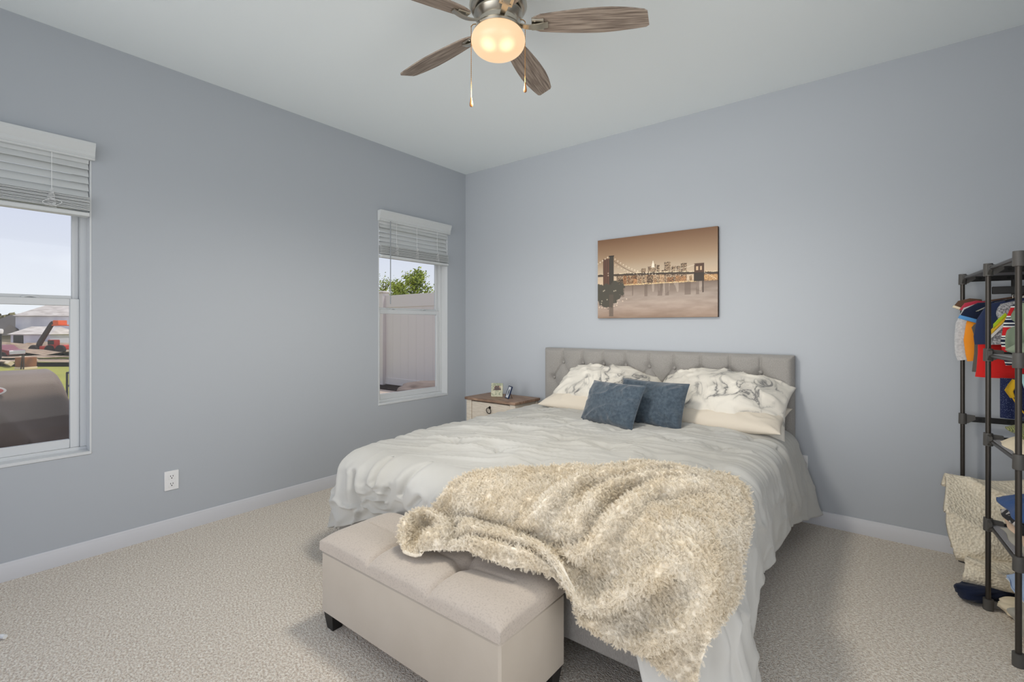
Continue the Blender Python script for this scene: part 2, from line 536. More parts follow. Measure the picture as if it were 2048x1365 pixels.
# ------------------------------------------------------------------ ceiling fan
FX, FY = 2.170, -2.062
def fan():
    r = thing('ceiling_fan', (FX, FY, H), 'flush-mount ceiling fan with five weathered wood blades and a lit globe', 'ceiling fan')
    c = (FX, FY, 0)
    MB().lathe([(.0, H), (.118, H), (.118, H - .02), (.112, H - .035), (.116, H - .06), (.116, H - .150), (.128, H - .165), (.130, H - .185), (.122, H - .20), (.112, H - .205), (0, H - .205)], c, 48).build('motor_housing', K['nickel'], r)
    MB().lathe([(0, 2.716), (.104, 2.716), (.104, 2.702), (.0, 2.702)], c, 40).build('vent_ring', K['slot'], r)
    MB().lathe([(0, 2.704), (.108, 2.704), (.110, 2.694), (.098, 2.676), (.088, 2.668), (.086, 2.650), (.100, 2.640), (.106, 2.630), (.104, 2.622), (0, 2.622)], c, 48).build('switch_housing', K['nickel'], r)
    prof = []
    for k in range(25):
        a = math.pi * k / 24
        prof.append((max(1e-7, .1215 * math.sin(a) ** .88), 2.582 - .070 * math.cos(a)))
    g = MB().lathe(prof, c, 48).build('glass_globe', globe_mat(), r, smooth=0)
    cam_up = 0
    base = math.atan2(math.cos(R(38.15)), -math.sin(R(38.15)))  # world angle of the fan's near reference
    for k in range(5):
        th = 22.5 + 72 * k
        ang = base - R(th)
        M4 = Matrix.Translation((FX, FY, 2.655)) @ Matrix.Rotation(ang, 4, 'Z')
        Mp = M4 @ Matrix.Rotation(R(-13), 4, 'X')
        # blade outline
        xs = np.linspace(.150, .662, 40)
        t = (xs - .150) / .512
        hw = .040 + .0245 * np.sin(np.clip(t / .62, 0, 1) * math.pi / 2) - .022 * np.clip((t - .62) / .38, 0, 1) ** 1.6
        hw[0] = .026; hw[1] = .034; hw[2] = .039
        hw[-1] *= .82
        skew = np.where(xs > .64, (xs - .64) * .0, 0)
        top = [(x, h) for x, h in zip(xs, hw)]
        bot = [(x - (.024 if x > .655 else 0), -h) for x, h in zip(xs, hw)]
        P = np.zeros((len(xs), 8, 3))
        for i, x in enumerate(xs):
            h = hw[i]
            sec = [(-h, -.0032), (-h * .5, -.0032), (h * .5, -.0032), (h, -.0032), (h, .0032), (h * .5, .0032), (-h * .5, .0032), (-h, .0032)]
            for j, (yy, zz) in enumerate(sec):
                tip = .030 * (yy / .05) * sstep(.55, .662, x)
                P[i, j] = (x + tip * .5, yy, zz)
        mb = MB()
        P2 = np.array([[tuple(Mp @ Vector(p)) for p in row] for row in P])
        n0 = len(mb.v); mb.grid(P2, wrap=True)
        mb.add(P2[0], [tuple(range(8))]); mb.add(P2[-1], [tuple(range(8))])
        # object space of the grain must follow each blade: build in blade space
        b = MB(); b.grid(P, wrap=True); b.add(P[0], [tuple(range(8))]); b.add(P[-1], [tuple(range(8))])
        ob = b.build('blade', K['bladewood'], r, local=True, smooth=35)
        ob.matrix_local = WM[r.name].inverted() @ Mp
        # bracket: curved flat arm under the blade
        pts = []
        for q in range(11):
            u = q / 10
            pts.append((.088 + .135 * u, 0, .012 - .040 * math.sin(u * math.pi) * .35 - .016 - .004 * u))
        arm = MB()
        G = np.zeros((11, 4, 3))
        for i, (x, y, z) in enumerate(pts):
            hw_ = .010 + .006 * (i / 10)
            G[i] = [(x, -hw_, z - .003), (x, hw_, z - .003), (x, hw_, z + .003), (x, -hw_, z + .003)]
        arm.grid(G, wrap=True); arm.add(G[0], [(0, 1, 2, 3)]); arm.add(G[-1], [(0, 1, 2, 3)])
        arm.box((.150, -.030, -.010), (.205, .030, -.0034), .002)
        for sx_, sy_ in ((.165, .02), (.165, -.02), (.195, 0)):
            arm.lathe([(0, -.013), (.004, -.012), (.0045, -.010), (.0045, -.008)], (sx_, sy_, 0), 8)
        arm.build('blade_bracket', K['nickel'], ob, local=True, smooth=35)
    rt = Vector((math.cos(R(38.15)), math.sin(R(38.15)), 0))
    for off, zb, zt in ((-.121, 2.288, 2.66), (.121, 2.353, 2.68)):
        p = Vector((FX, FY, 0)) + rt * off
        q = Vector((FX, FY, 0)) + rt * (off * .82)
        mb = MB()
        mb.tube([q + Vector((0, 0, zt)), q.lerp(p, .6) + Vector((0, 0, zt - .002)), p + Vector((0, 0, zt - .010)), p + Vector((0, 0, zt - .016))], .0022, 6)
        n = 60
        z = zt - .01
        prof = []
        steps = int((zt - .01 - zb - .04) / .0045)
        for k in range(steps + 1):
            zz = zt - .01 - .0045 * k
            prof.append((.0020 if k % 2 else .0010, zz))
        mb.lathe(prof, p, 6)
        ch = mb.build('pull_chain', K['chain'], r)
        MB().lathe([(0, zb + .042), (.003, zb + .040), (.0045, zb + .030), (.0078, zb + .012), (.0075, zb + .004), (.004, zb), (0, zb)], p, 12).build('chain_fob', K['fob'], ch)
    return r

def globe_mat():
    m = bpy.data.materials.new('lit_frosted_globe'); m.use_nodes = True
    t = m.node_tree; p = t.nodes['Principled BSDF']
    p.inputs['Base Color'].default_value = (.25, .2, .15, 1); p.inputs['Roughness'].default_value = .35
    tcn = t.nodes.new('ShaderNodeTexCoord')
    total = None
    rt = Vector((math.cos(R(38.15)), math.sin(R(38.15)), 0)); fw = Vector((-math.sin(R(38.15)), math.cos(R(38.15)), 0))
    for a, b, z in ((-.042, 0, -.392), (.040, 0, -.396)):   # the two bulbs glowing through the glass
        c = rt * a - fw * .066 + Vector((0, 0, z))
        vm = t.nodes.new('ShaderNodeVectorMath'); vm.operation = 'DISTANCE'
        t.links.new(tcn.outputs['Object'], vm.inputs[0]); vm.inputs[1].default_value = c
        mr = t.nodes.new('ShaderNodeMapRange'); mr.interpolation_type = 'SMOOTHSTEP'
        mr.inputs[1].default_value = .006; mr.inputs[2].default_value = .050; mr.inputs[3].default_value = 1; mr.inputs[4].default_value = 0
        t.links.new(vm.outputs['Value'], mr.inputs[0])
        if total is None: total = mr.outputs[0]
        else:
            ad = t.nodes.new('ShaderNodeMath'); ad.operation = 'MAXIMUM'
            t.links.new(total, ad.inputs[0]); t.links.new(mr.outputs[0], ad.inputs[1]); total = ad.outputs[0]
    mx_ = t.nodes.new('ShaderNodeMixRGB')
    mx_.inputs[1].default_value = (1.0, .66, .37, 1); mx_.inputs[2].default_value = (1.5, 1.25, .72, 1)
    t.links.new(total, mx_.inputs[0])
    t.links.new(mx_.outputs[0], p.inputs['Emission Color'])
    p.inputs['Emission Strength'].default_value = .85
    return m
fan()
# the fan lamp's own light, thrown down from the bottom of the globe
light('fan_lamp', 'SPOT', (FX, FY, 2.36), (0, 0, -1), 76, (1, .94, .84), spot_size=R(178), spot_blend=.55, shadow_soft_size=.16)
# ------------------------------------------------------------------ canvas picture
def canvas():
    X0, X1, Z0, Z1 = 1.589, 2.567, 1.370, 2.035
    r = thing('canvas_picture', ((X0 + X1) / 2, -.018, Z0), 'sepia canvas of a lit suspension bridge and city skyline above the headboard', 'picture')
    K['canvas'] = mat('canvas_edge', srgb(70, 52, 38), .8)
    MB().box((X0, -.034, Z0), (X1, -.002, Z1), .002).build('stretched_canvas', K['canvas'], r)
    NX, NY = 300, 204
    W, Hh = X1 - X0, Z1 - Z0
    yy, xx = np.mgrid[0:NY, 0:NX]
    u = xx / (NX - 1); v = 1 - yy / (NY - 1)           # v = 1 at the top of the print
    v = (yy / (NY - 1))                                # row 0 is the bottom
    img = np.zeros((NY, NX, 3))
    def lay(mask, col, a=1.0):
        a = np.asarray(mask, float) * a
        img[:] = img * (1 - a[..., None]) + np.array(col, float) * a[..., None]
    def ramp(t, stops):
        o = np.zeros(t.shape + (3,))
        for c in range(3):
            o[..., c] = np.interp(t, [s[0] for s in stops], [s[1][c] for s in stops])
        return o
    wl = .405                                            # water line
    img[:] = ramp(v, [(0, (146, 122, 104)), (.12, (170, 150, 136)), (.25, (166, 150, 138)), (.38, (132, 116, 104)), (.405, (120, 100, 86)), (.43, (216, 190, 160)), (.6, (190, 170, 146)), (.75, (164, 136, 108)), (1, (122, 88, 62))])
    img += (18 * fbm(u * 7, v * 22, 3, 4) * sstep(.42, .30, v))[..., None]
    rr_ = np.random.default_rng(11)
    # skyline: far towers
    bl = [(.40, .435, .60), (.385, .43, .57), (.455, .515, .615), (.50, .525, .64), (.53, .555, .625), (.595, .645, .655), (.65, .685, .60), (.69, .72, .595), (.725, .77, .625), (.24, .30, .555), (.18, .28, .54), (.57, .60, .56)]
    for a, b, t in bl:
        m_ = (u > a) & (u < b) & (v > wl) & (v < t)
        lay(m_, (96, 72, 54)); lay(m_ & (np.abs(u - a) < .012), (66, 48, 37)); lay(m_ & (v > t - .012), (70, 52, 40))
        win = (rr_.random((NY, NX)) < .30) | ((np.floor(v * NY / 3) % 2 == 0) & (rr_.random((NY, NX)) < .3))
        lay(m_ & win, (238, 212, 176), .7)
    lay((np.abs(u - .5) < .012 * sstep(.70, .61, v)) & (v > .6) & (v < .70), (244, 232, 212))
    for k in range(34):
        a = .15 + .72 * rr_.random(); wd = .02 + .035 * rr_.random(); t = .455 + .09 * rr_.random()
        m_ = (u > a) & (u < a + wd) & (v > wl) & (v < t)
        base = np.array([(80, 58, 45), (112, 78, 54), (64, 48, 38), (132, 100, 72)][k % 4])
        lay(m_, base); win = rr_.random((NY, NX)) < (.20 + .18 * (k % 3))
        lay(m_ & win, [(246, 220, 176), (222, 160, 106), (232, 200, 160)][k % 3], .8)
    lay((v > wl - .004) & (v < wl + .012) & (u > .17) & (u < .86), (250, 220, 164), .8 * (rr_.random((NY, NX)) < .75))
    lay((u > .9) & (v > wl) & (v < .48 + .05 * vnoise(u * 30, v * 0, 4)), (150, 102, 64), .8); lay((u > .9) & (v > wl) & (v < .47) & (rr_.random((NY, NX)) < .35), (246, 206, 140), .8)
    # reflections
    refl = np.clip(vnoise(u * 40, v * 2, 5), 0, 1) * sstep(.20, .40, v) * (v < wl)
    lay((refl > .2) & (u > .22), (222, 206, 190), .35)
    lay((np.clip(vnoise(u * 34 + 9, v * 3, 6), 0, 1) > .25) & (v < wl) & (v > .26), (96, 80, 70), .45)
    # deck of the bridge
    deck = .545 - .06 * u + .01 * np.sin(u * 3.1)
    lay((np.abs(v - deck) < .013) & (u > .0), (74, 62, 52))
    lay((np.abs(v - deck - .017) < .004) & (rr_.random((NY, NX)) < .45), (252, 236, 200))
    # far tower
    lay((u > .828) & (u < .900) & (v > wl) & (v < .61), (84, 60, 46))
    for cu in (.85, .878): lay((np.abs(u - cu) < .0075) & (v > .53) & (v < .575), (206, 176, 142))
    lay((u > .825) & (u < .903) & (v > wl) & (v < .505), (58, 48, 40))
    lay((np.abs(u - .893) < .004) & (v < wl) & (v > .28), (80, 66, 58))
    # near tower on the left
    lay((u > .052) & (u < .12) & (v > .38) & (v < .755), (112, 78, 62))
    for k in range(4): lay((np.abs(u - .06 - k * .017) < .004) & (v > .4) & (v < .75), (80, 58, 48))
    lay((u > .112) & (u < .152) & (v > .36) & (v < .790), (66, 60, 52))
    lay((u > .107) & (u < .156) & (v > .775) & (v < .792), (52, 46, 40))
    blob = (v < .445 + .05 * fbm(u * 26, u * 3, 2)) & (u < .26 - .55 * np.abs(wl - .04 - v) + .06 * fbm(v * 30, u * 30, 8)) & (v > .13 + .55 * np.abs(u - .11) + .05 * fbm(u * 30, v * 30, 9))
    lay(blob, (78, 74, 64)); lay((u > .11) & (u < .15) & (v > .02) & (v < .3), (96, 84, 74), .7)
    # cables with their strings of lights
    def dots(f, u0, u1, n, rad, col=(255, 244, 220)):
        for k in range(n):
            cu = u0 + (u1 - u0) * k / (n - 1); cv = f(cu)
            d = np.hypot((u - cu) * W, (v - cv) * Hh)
            lay(np.exp(-(d / rad) ** 2), col, .95)
    c1 = lambda q: .545 - .06 * q + .245 * (1 - (q - .13) / .42) ** 2
    lay((np.abs(v - (c1(u) - .035)) < .0035) & (u > .15) & (u < .5), (98, 78, 62))
    dots(c1, .165, .52, 15, .0042); dots(lambda q: c1(q) - .075 * (1 - (q - .15) * 2), .165, .42, 10, .0032)
    dots(lambda q: .70 + .75 * q, .0, .095, 5, .0055); dots(lambda q: .545 + .12 * (q - .6) ** 2 * 8, .62, .83, 22, .0026)
    dots(lambda q: .50 - .9 * (q - .9), .905, .985, 9, .003)
    for cu, cv in ((.055, .345), (.065, .355), (.09, .235), (.04, .22), (.015, .14), (.04, .135), (.07, .13), (.155, .34), (.17, .345), (.035, .19), (.1, .54), (.1, .57), (.185, .19), (.2, .225), (.235, .21), (.27, .235), (.155, .15), (.18, .16)):
        d = np.hypot((u - cu) * W, (v - cv) * Hh); lay(np.exp(-(d / .0045) ** 2), (250, 232, 206), .9)
    img = np.clip(img, 0, 255)
    P = np.zeros((NY, NX, 3)); P[..., 0] = X0 + .0005 + u * (W - .001); P[..., 1] = -.0346; P[..., 2] = Z0 + .0005 + v * (Hh - .001)
    o = MB().grid(P).build('print', print_mat(), r, smooth=0)
    a = o.data.color_attributes.new('print_ink', 'FLOAT_COLOR', 'POINT')
    s = img.reshape(-1, 3) / 255
    lin = np.where(s <= .04045, s / 12.92, ((s + .055) / 1.055) ** 2.4)
    a.data.foreach_set('color', np.concatenate([lin, np.ones((len(lin), 1))], 1).ravel().astype(np.float32))

def print_mat():
    m = bpy.data.materials.new('canvas_print'); m.use_nodes = True
    t = m.node_tree; p = t.nodes['Principled BSDF']; p.inputs['Roughness'].default_value = .6
    n = t.nodes.new('ShaderNodeVertexColor'); n.layer_name = 'print_ink'
    t.links.new(n.outputs[0], p.inputs['Base Color'])
    return m
canvas()

# ------------------------------------------------------------------ bed
BX0, BX1 = 1.071, 3.056
def bed():
    r = thing('bed', (2.07, -1.1, 0), 'grey upholstered bed with a tall button-tufted headboard against the wall', 'bed')
    hx0, hx1, hz = BX0, BX1, 1.107
    MB().box((hx0, -.062, .10), (hx1, -.012, hz), .006).build('headboard_back', K['greyfab'], r)
    rows = [(.985 - .143 * k) for k in range(4)]
    sp = .1983
    butt = []
    for k, z in enumerate(rows):
        if k % 2 == 0: xs = [1.270 + sp * i for i in range(9)]
        else: xs = [1.171 + sp * i for i in range(10)]
        butt += [(x, z) for x in xs]
    NX, NZ = 330, 150
    xs = np.linspace(hx0, hx1, NX); zs = np.linspace(.30, hz, NZ)
    X, Z = np.meshgrid(xs, zs, indexing='ij')
    d = np.full(X.shape, 9.)
    gl = np.full(X.shape, 9.)
    for (x, z) in butt: d = np.minimum(d, np.hypot(X - x, Z - z))
    for i in range(9):
        x = 1.270 + sp * i
        gl = np.minimum(gl, np.where(Z > rows[0], np.abs(X - x), 9))
    def seg(ax, az, bx_, bz):
        L2 = (bx_ - ax) ** 2 + (bz - az) ** 2
        t = np.clip(((X - ax) * (bx_ - ax) + (Z - az) * (bz - az)) / L2, 0, 1)
        return np.hypot(X - ax - t * (bx_ - ax), Z - az - t * (bz - az))
    for k in range(3):
        A = [b for b in butt if abs(b[1] - rows[k]) < .01]; B = [b for b in butt if abs(b[1] - rows[k + 1]) < .01]
        for a in A:
            for b in B:
                if abs(a[0] - b[0]) < .12: gl = np.minimum(gl, seg(*a, *b))
    edge = np.minimum(np.minimum(X - hx0, hx1 - X), hz - Z)
    dep = .042 * np.clip(1 - .36 * np.exp(-(gl / .007) ** 2) - .34 * np.exp(-(gl / .045) ** 2) - .62 * np.exp(-(d / .028) ** 2), .05, 1)
    dep = dep * (1 - np.exp(-(edge / .014) ** 1.3)) + .001
    P = np.stack([X, -.062 - dep, Z], -1)
    hb = MB().grid(P).build('headboard', K['greyfab'], r, smooth=0)
    for (x, z) in butt[:19]:
        mb = MB(); M4 = Matrix.Translation((x, -.071, z)) @ Matrix.Rotation(R(90), 4, 'X')
        mb.lathe([(.0125, -.004), (.0135, .001), (.0115, .006), (.006, .009), (0, .0098)], n=14, mat=M4)
        mb.build('button', K['greyfab'], hb)
    MB().box((BX0, -2.14, .12), (BX0 + .03, -.06, .355), .008).build('side_rail', K['greyfab'], r)
    MB().box((BX1 - .03, -2.14, .12), (BX1, -.06, .355), .008).build('side_rail', K['greyfab'], r)
    MB().box((BX0, -2.170, .12), (BX1, -2.135, .355), .010).build('foot_rail', K['greyfab'], r)
    MB().box((BX0 + .03, -2.15, .25), (BX1 - .03, -.062, .30), .002).build('slat_platform', K['blackwood'], r)
    for x, y in ((BX0 + .04, -2.13), (BX1 - .04, -2.13), (BX0 + .04, -.15), (BX1 - .04, -.15), (BX1 - .03, -1.02), (2.06, -1.1)):
        MB().box((x - .026, y - .026, 0), (x + .026, y + .026, .25), .003).build('leg', K['blackwood'], r)
    MB().box((1.115, -2.12, .30), (3.02, -.085, .575), .05).build('mattress', K['sheet'], r)
bed()

# ------------------------------------------------------------------ comforter
XI0, XI1, YI, YH = 1.195, 2.945, -2.030, -.115
def wrinkle(x, y):
    # long soft creases running across the bed
    c, s = math.cos(R(-14)), math.sin(R(-14))
    a = x * c - y * s; b = x * s + y * c
    n1 = vnoise(a * 1.5 + 3, b * 11, 21); n2 = vnoise(a * 2.2, b * 19 + 5, 22)
    rid = .014 * (1 - np.abs(n1)) ** 5 + .009 * (1 - np.abs(n2)) ** 5 + .006 * (1 - np.abs(vnoise(a * 4 + 7, b * 26, 24))) ** 5
    return rid * sstep(-2.25, -1.7, y) * sstep(-.1, -.6, y) + .016 * fbm(x * 2.2, y * 2.6, 5, 3)
TUFT = [(1.578, -1.73), (1.90, -1.74), (2.206, -1.80), (2.55, -1.76), (2.86, -1.72), (1.42, -1.37), (1.75, -1.36), (2.075, -1.355), (2.36, -1.38), (2.66, -1.384), (2.90, -1.33), (1.58, -.98), (1.90, -1.0), (2.22, -.97), (2.55, -.99), (2.84, -.96), (1.40, -.62), (1.72, -.60), (2.70, -.62), (2.92, -.6)]
def top_z(x, y):
    x = np.asarray(x, float); y = np.asarray(y, float)
    e = np.minimum(np.minimum(x - XI0, XI1 - x), y - YI)
    z = .615 + .030 * sstep(-.02, .45, e) + wrinkle(x, y)
    z = z + .012 * sstep(-1.3, -.6, y)
    for tx, ty in TUFT:
        d = np.hypot(x - tx, (y - ty) * 1.6)
        an = np.arctan2((y - ty) * 1.6, x - tx)
        z = z - .026 * np.exp(-(d / .026) ** 2) - .010 * np.exp(-(d / .10) ** 2) + .006 * np.cos(an * 5 + tx * 9) * np.exp(-(d / .10) ** 2) * (d > .012) + .008 * np.exp(-((d - .15) / .07) ** 2)
    return z

# perimeter control points: (P, hem height, flare)   left side 0..1.915, corner to 2.315, foot to 4.065, corner to 4.465, right side to 6.38
HEM = np.array([
    (0, .16, .05), (.8, .17, .05), (1.5, .15, .07), (1.85, .13, .12), (2.05, .12, .15), (2.18, .175, .10), (2.315, .21, .045),
    (2.42, .25, .020), (2.53, .30, .010), (2.64, .33, .006), (2.80, .32, .000), (3.66, .33, .000), (3.80, .36, .010), (3.98, .36, .04), (4.06, .24, .075),
    (4.14, .05, .13), (4.24, .004, .15), (4.34, .004, .16), (4.42, .03, .145), (4.50, .085, .13), (4.62, .11, .125), (4.72, .15, .11), (4.79, .27, .09), (4.95, .29, .085),
    (5.08, .235, .085), (5.2, .25, .08), (5.40, .225, .085), (5.58, .275, .08), (5.75, .22, .09), (5.95, .19, .10), (6.15, .14, .125), (6.38, .105, .16)])
def hem(P):
    return np.interp(P, HEM[:, 0], HEM[:, 1]), np.interp(P, HEM[:, 0], HEM[:, 2])

# creases pinched into the hanging part: start and end along the hem direction and down the drop, depth, width
CREASE = [(2.585, .10, 2.60, .34, .034, .014), (2.83, .04, 2.78, .46, .040, .016), (3.14, .06, 3.06, .44, .036, .016), (2.42, .32, 2.47, .8, .030, .016), (2.70, .40, 2.66, .75, .026, .014), (2.92, .38, 2.86, .62, .026, .014), (2.18, .2, 2.24, .6, .030, .018),
          (4.75, .08, 4.72, .45, .022, .018), (5.15, .06, 5.12, .5, .020, .018), (5.6, .08, 5.56, .5, .020, .018), (4.42, .3, 4.40, .8, .030, .02), (5.9, .2, 5.92, .8, .022, .02)]
def drape(P, f, bx, by, dx, dy):
    """point on the hanging part: base point on the inset rectangle, outward direction, fraction f of the drop"""
    zh = 0; fl = 0
    for k in (-.05, -.025, 0, .025, .05):
        a, b = hem(P + k); zh = zh + a / 5; fl = fl + b / 5
    fr = .36
    th = np.clip(f / fr, 0, 1) * math.pi / 2
    g = np.clip((f - fr) / (1 - fr), 0, 1)
    rough = sstep(.1, .75, f)
    # vertical folds, deeper where the cloth gathers at the corners
    gather = .35 + .9 * np.exp(-((P - 2.1) / .30) ** 2) + .8 * np.exp(-((P - 4.35) / .35) ** 2) + .45 * sstep(4.4, 5.0, P)
    behind = sstep(2.60, 2.80, P) * sstep(3.98, 3.86, P)
    calm = sstep(4.5, 4.75, P)
    fold = (.020 - .006 * calm) * np.sin(P * 17 + 1.2 * np.sin(P * 5) + .6 * g) + .012 * (1 - .85 * calm) * np.sin(P * 31 + 2 + 2 * g) + .016 * vnoise(P * 9, f * 3 + 2, 31)
    crum = (.026 - .018 * calm) * (1 - np.abs(vnoise(P * 11 + f * 4, f * 5 - P * 3, 33))) ** 3 - .005
    foot_ = sstep(2.10, 2.32, P) * sstep(4.32, 4.06, P)
    off = (.118 + .045 * foot_) * np.sin(th) + fl * g ** 1.15 + (fold * gather * g + crum * rough) * (1 - .82 * behind)
    for p0_, f0_, p1_, f1_, dp_, wd_ in CREASE:
        L2_ = (p1_ - p0_) ** 2 + ((f1_ - f0_) * .6) ** 2
        t_ = np.clip(((P - p0_) * (p1_ - p0_) + (f - f0_) * .36 * (f1_ - f0_)) / L2_, 0, 1)
        dd_ = np.hypot(P - p0_ - t_ * (p1_ - p0_), (f - f0_ - t_ * (f1_ - f0_)) * .6)
        off = off - dp_ * (1 - .5 * t_) * np.exp(-(dd_ / wd_) ** 2) + .5 * dp_ * np.exp(-((dd_ - 2.6 * wd_) / (1.6 * wd_)) ** 2)
    puff = .034 * np.sin(np.clip(f * 1.05, 0, 1) * math.pi) * (1 - .85 * behind)
    off = off + puff
    off = np.where(behind > .5, np.minimum(off, .180), off)
    zt = top_z(bx, by)
    zt = zt - 0
    Rz = .115
    z0 = zt - Rz * (1 - np.cos(th))
    z = np.where(f < fr, z0, (zt - Rz) + (zh - (zt - Rz)) * g)
    z = z + .006 * (1 - calm) * rough * vnoise(P * 8, f * 6, 35) * (zh > .03)
    z = np.maximum(z, .006 + .004 * np.abs(np.sin(P * 60)))
    return np.stack([bx + dx * off, by + dy * off, z], -1)

def comforter():
    nx, ny, nd = 210, 210, 58
    ax = np.concatenate([-np.linspace(1, 0, nd, endpoint=False), np.linspace(0, 1, nx), 1 + np.linspace(0, 1, nd + 1)[1:]])
    ay = np.concatenate([np.linspace(0, 1, ny), 1 + np.linspace(0, 1, nd + 1)[1:]])
    A, B = np.meshgrid(ax, ay, indexing='ij')
    fxl = np.clip(-A, 0, 1); fxr = np.clip(A - 1, 0, 1); fx = np.maximum(fxl, fxr); fy = np.clip(B - 1, 0, 1)
    x = XI0 + (XI1 - XI0) * np.clip(A, 0, 1); y = YH + (YI - YH) * np.clip(B, 0, 1)
    top = np.stack([x, y, top_z(x, y)], -1)
    L = YH - YI; Wd = XI1 - XI0; C = .4
    f = np.maximum(fx, fy)
    ang = np.arctan2(fy, np.maximum(fx, 1e-9))          # 0 = sideways, pi/2 = to the foot
    corner = (fx > 0) & (fy > 0)
    left = fxl > 0; right = fxr > 0
    P = np.zeros(A.shape); dx = np.zeros(A.shape); dy = np.zeros(A.shape)
    m = left & ~corner; P[m] = (YH - y)[m]; dx[m] = -1
    m = left & corner; P[m] = L + C * (ang[m] / (math.pi / 2)); dx[m] = -np.cos(ang[m]); dy[m] = -np.sin(ang[m])
    m = (fy > 0) & ~corner; P[m] = L + C + (x - XI0)[m]; dy[m] = -1
    m = right & corner; P[m] = L + C + Wd + C * (1 - ang[m] / (math.pi / 2)); dx[m] = np.cos(ang[m]); dy[m] = -np.sin(ang[m])
    m = right & ~corner; P[m] = L + 2 * C + Wd + (y - YI)[m]; dx[m] = 1
    dr = drape(P, f, x, y, dx, dy)
    G = np.where((f > 0)[..., None], dr, top)
    G[..., 1] = np.minimum(G[..., 1], -.02)
    o = MB().grid(G).build('comforter', K['duvet'], smooth=0, loc=(2.07, -1.1, .6))
    s = o.modifiers.new('thickness', 'SOLIDIFY'); s.thickness = .014; s.offset = -1
    if sum(q.normal.z * q.area for q in o.data.polygons) < 0:
        o.data.flip_normals()
    tag(o, 'puffy white comforter spread over the bed, trailing to the carpet at one corner', 'comforter')
comforter()

# ------------------------------------------------------------------ pillows and cushions
def pillow_grid(W, D, T, seed, n=54, pinch=.05, wr=.006, bend=None, ear=.0):
    t = np.linspace(-1, 1, n); t = np.sign(t) * (1 - (1 - np.abs(t)) ** 1.35)
    U, V = np.meshgrid(t, t, indexing='ij')
    X = W / 2 * U * (1 - pinch * (1 - V ** 2)); Y = D / 2 * V * (1 - pinch * (1 - U ** 2))
    prof = ((1 - np.abs(U) ** 2.4) * (1 - np.abs(V) ** 2.4))
    prof = np.clip(prof, 0, 1) ** .52
    edge = np.maximum(np.abs(U), np.abs(V))
    rad = wr * vnoise(np.arctan2(V, U) * 6, edge * 2, seed) * sstep(.35, .95, edge) * sstep(1.0, .93, edge)
    cr = wr * 1.3 * (1 - np.abs(vnoise(X * 9 + Y * 6, Y * 10 - X * 4, seed + 3))) ** 3 * sstep(1, .85, edge)
    top = T / 2 * prof + rad + cr + wr * .8 * fbm(X * 8, Y * 8, seed + 7) * sstep(1, .9, edge)
    bot = -T / 2 * prof * .9
    out_ = []
    for Z in (top, bot):
        q = np.stack([X, Y, Z], -1)
        if bend is not None: q[..., 2] += bend(U, V); 
        out_.append(q)
    return out_
def pillow(name, W, D, T, M4, m, seed, label, cat, group=None, piping=None, **kw):
    a, b = pillow_grid(W, D, T, seed, **kw)
    r = None
    f = lambda q: np.array([[tuple(M4 @ Vector(p)) for p in row] for row in q])
    mb = MB(); A = f(a); mb.grid(A); mb.grid(f(b), flip=True)
    loc = M4.translation
    o = mb.build(name, m, smooth=0, loc=loc)
    tag(o, label, cat, group)
    if piping is not None:
        ring = list(A[:, 0]) + list(A[-1, 1:]) + list(A[::-1, -1][1:]) + list(A[0, ::-1][1:])
        WM[o.name] = Matrix.Translation(loc)
        MB().tube([tuple(p) for p in ring], .0028, 6).build('edge_seam', piping, o)
    return o
def TR(x, y, z, rz=0, rx=0, ry=0):
    return Matrix.Translation((x, y, z)) @ Matrix.Rotation(R(rz), 4, 'Z') @ Matrix.Rotation(R(rx), 4, 'X') @ Matrix.Rotation(R(ry), 4, 'Y')

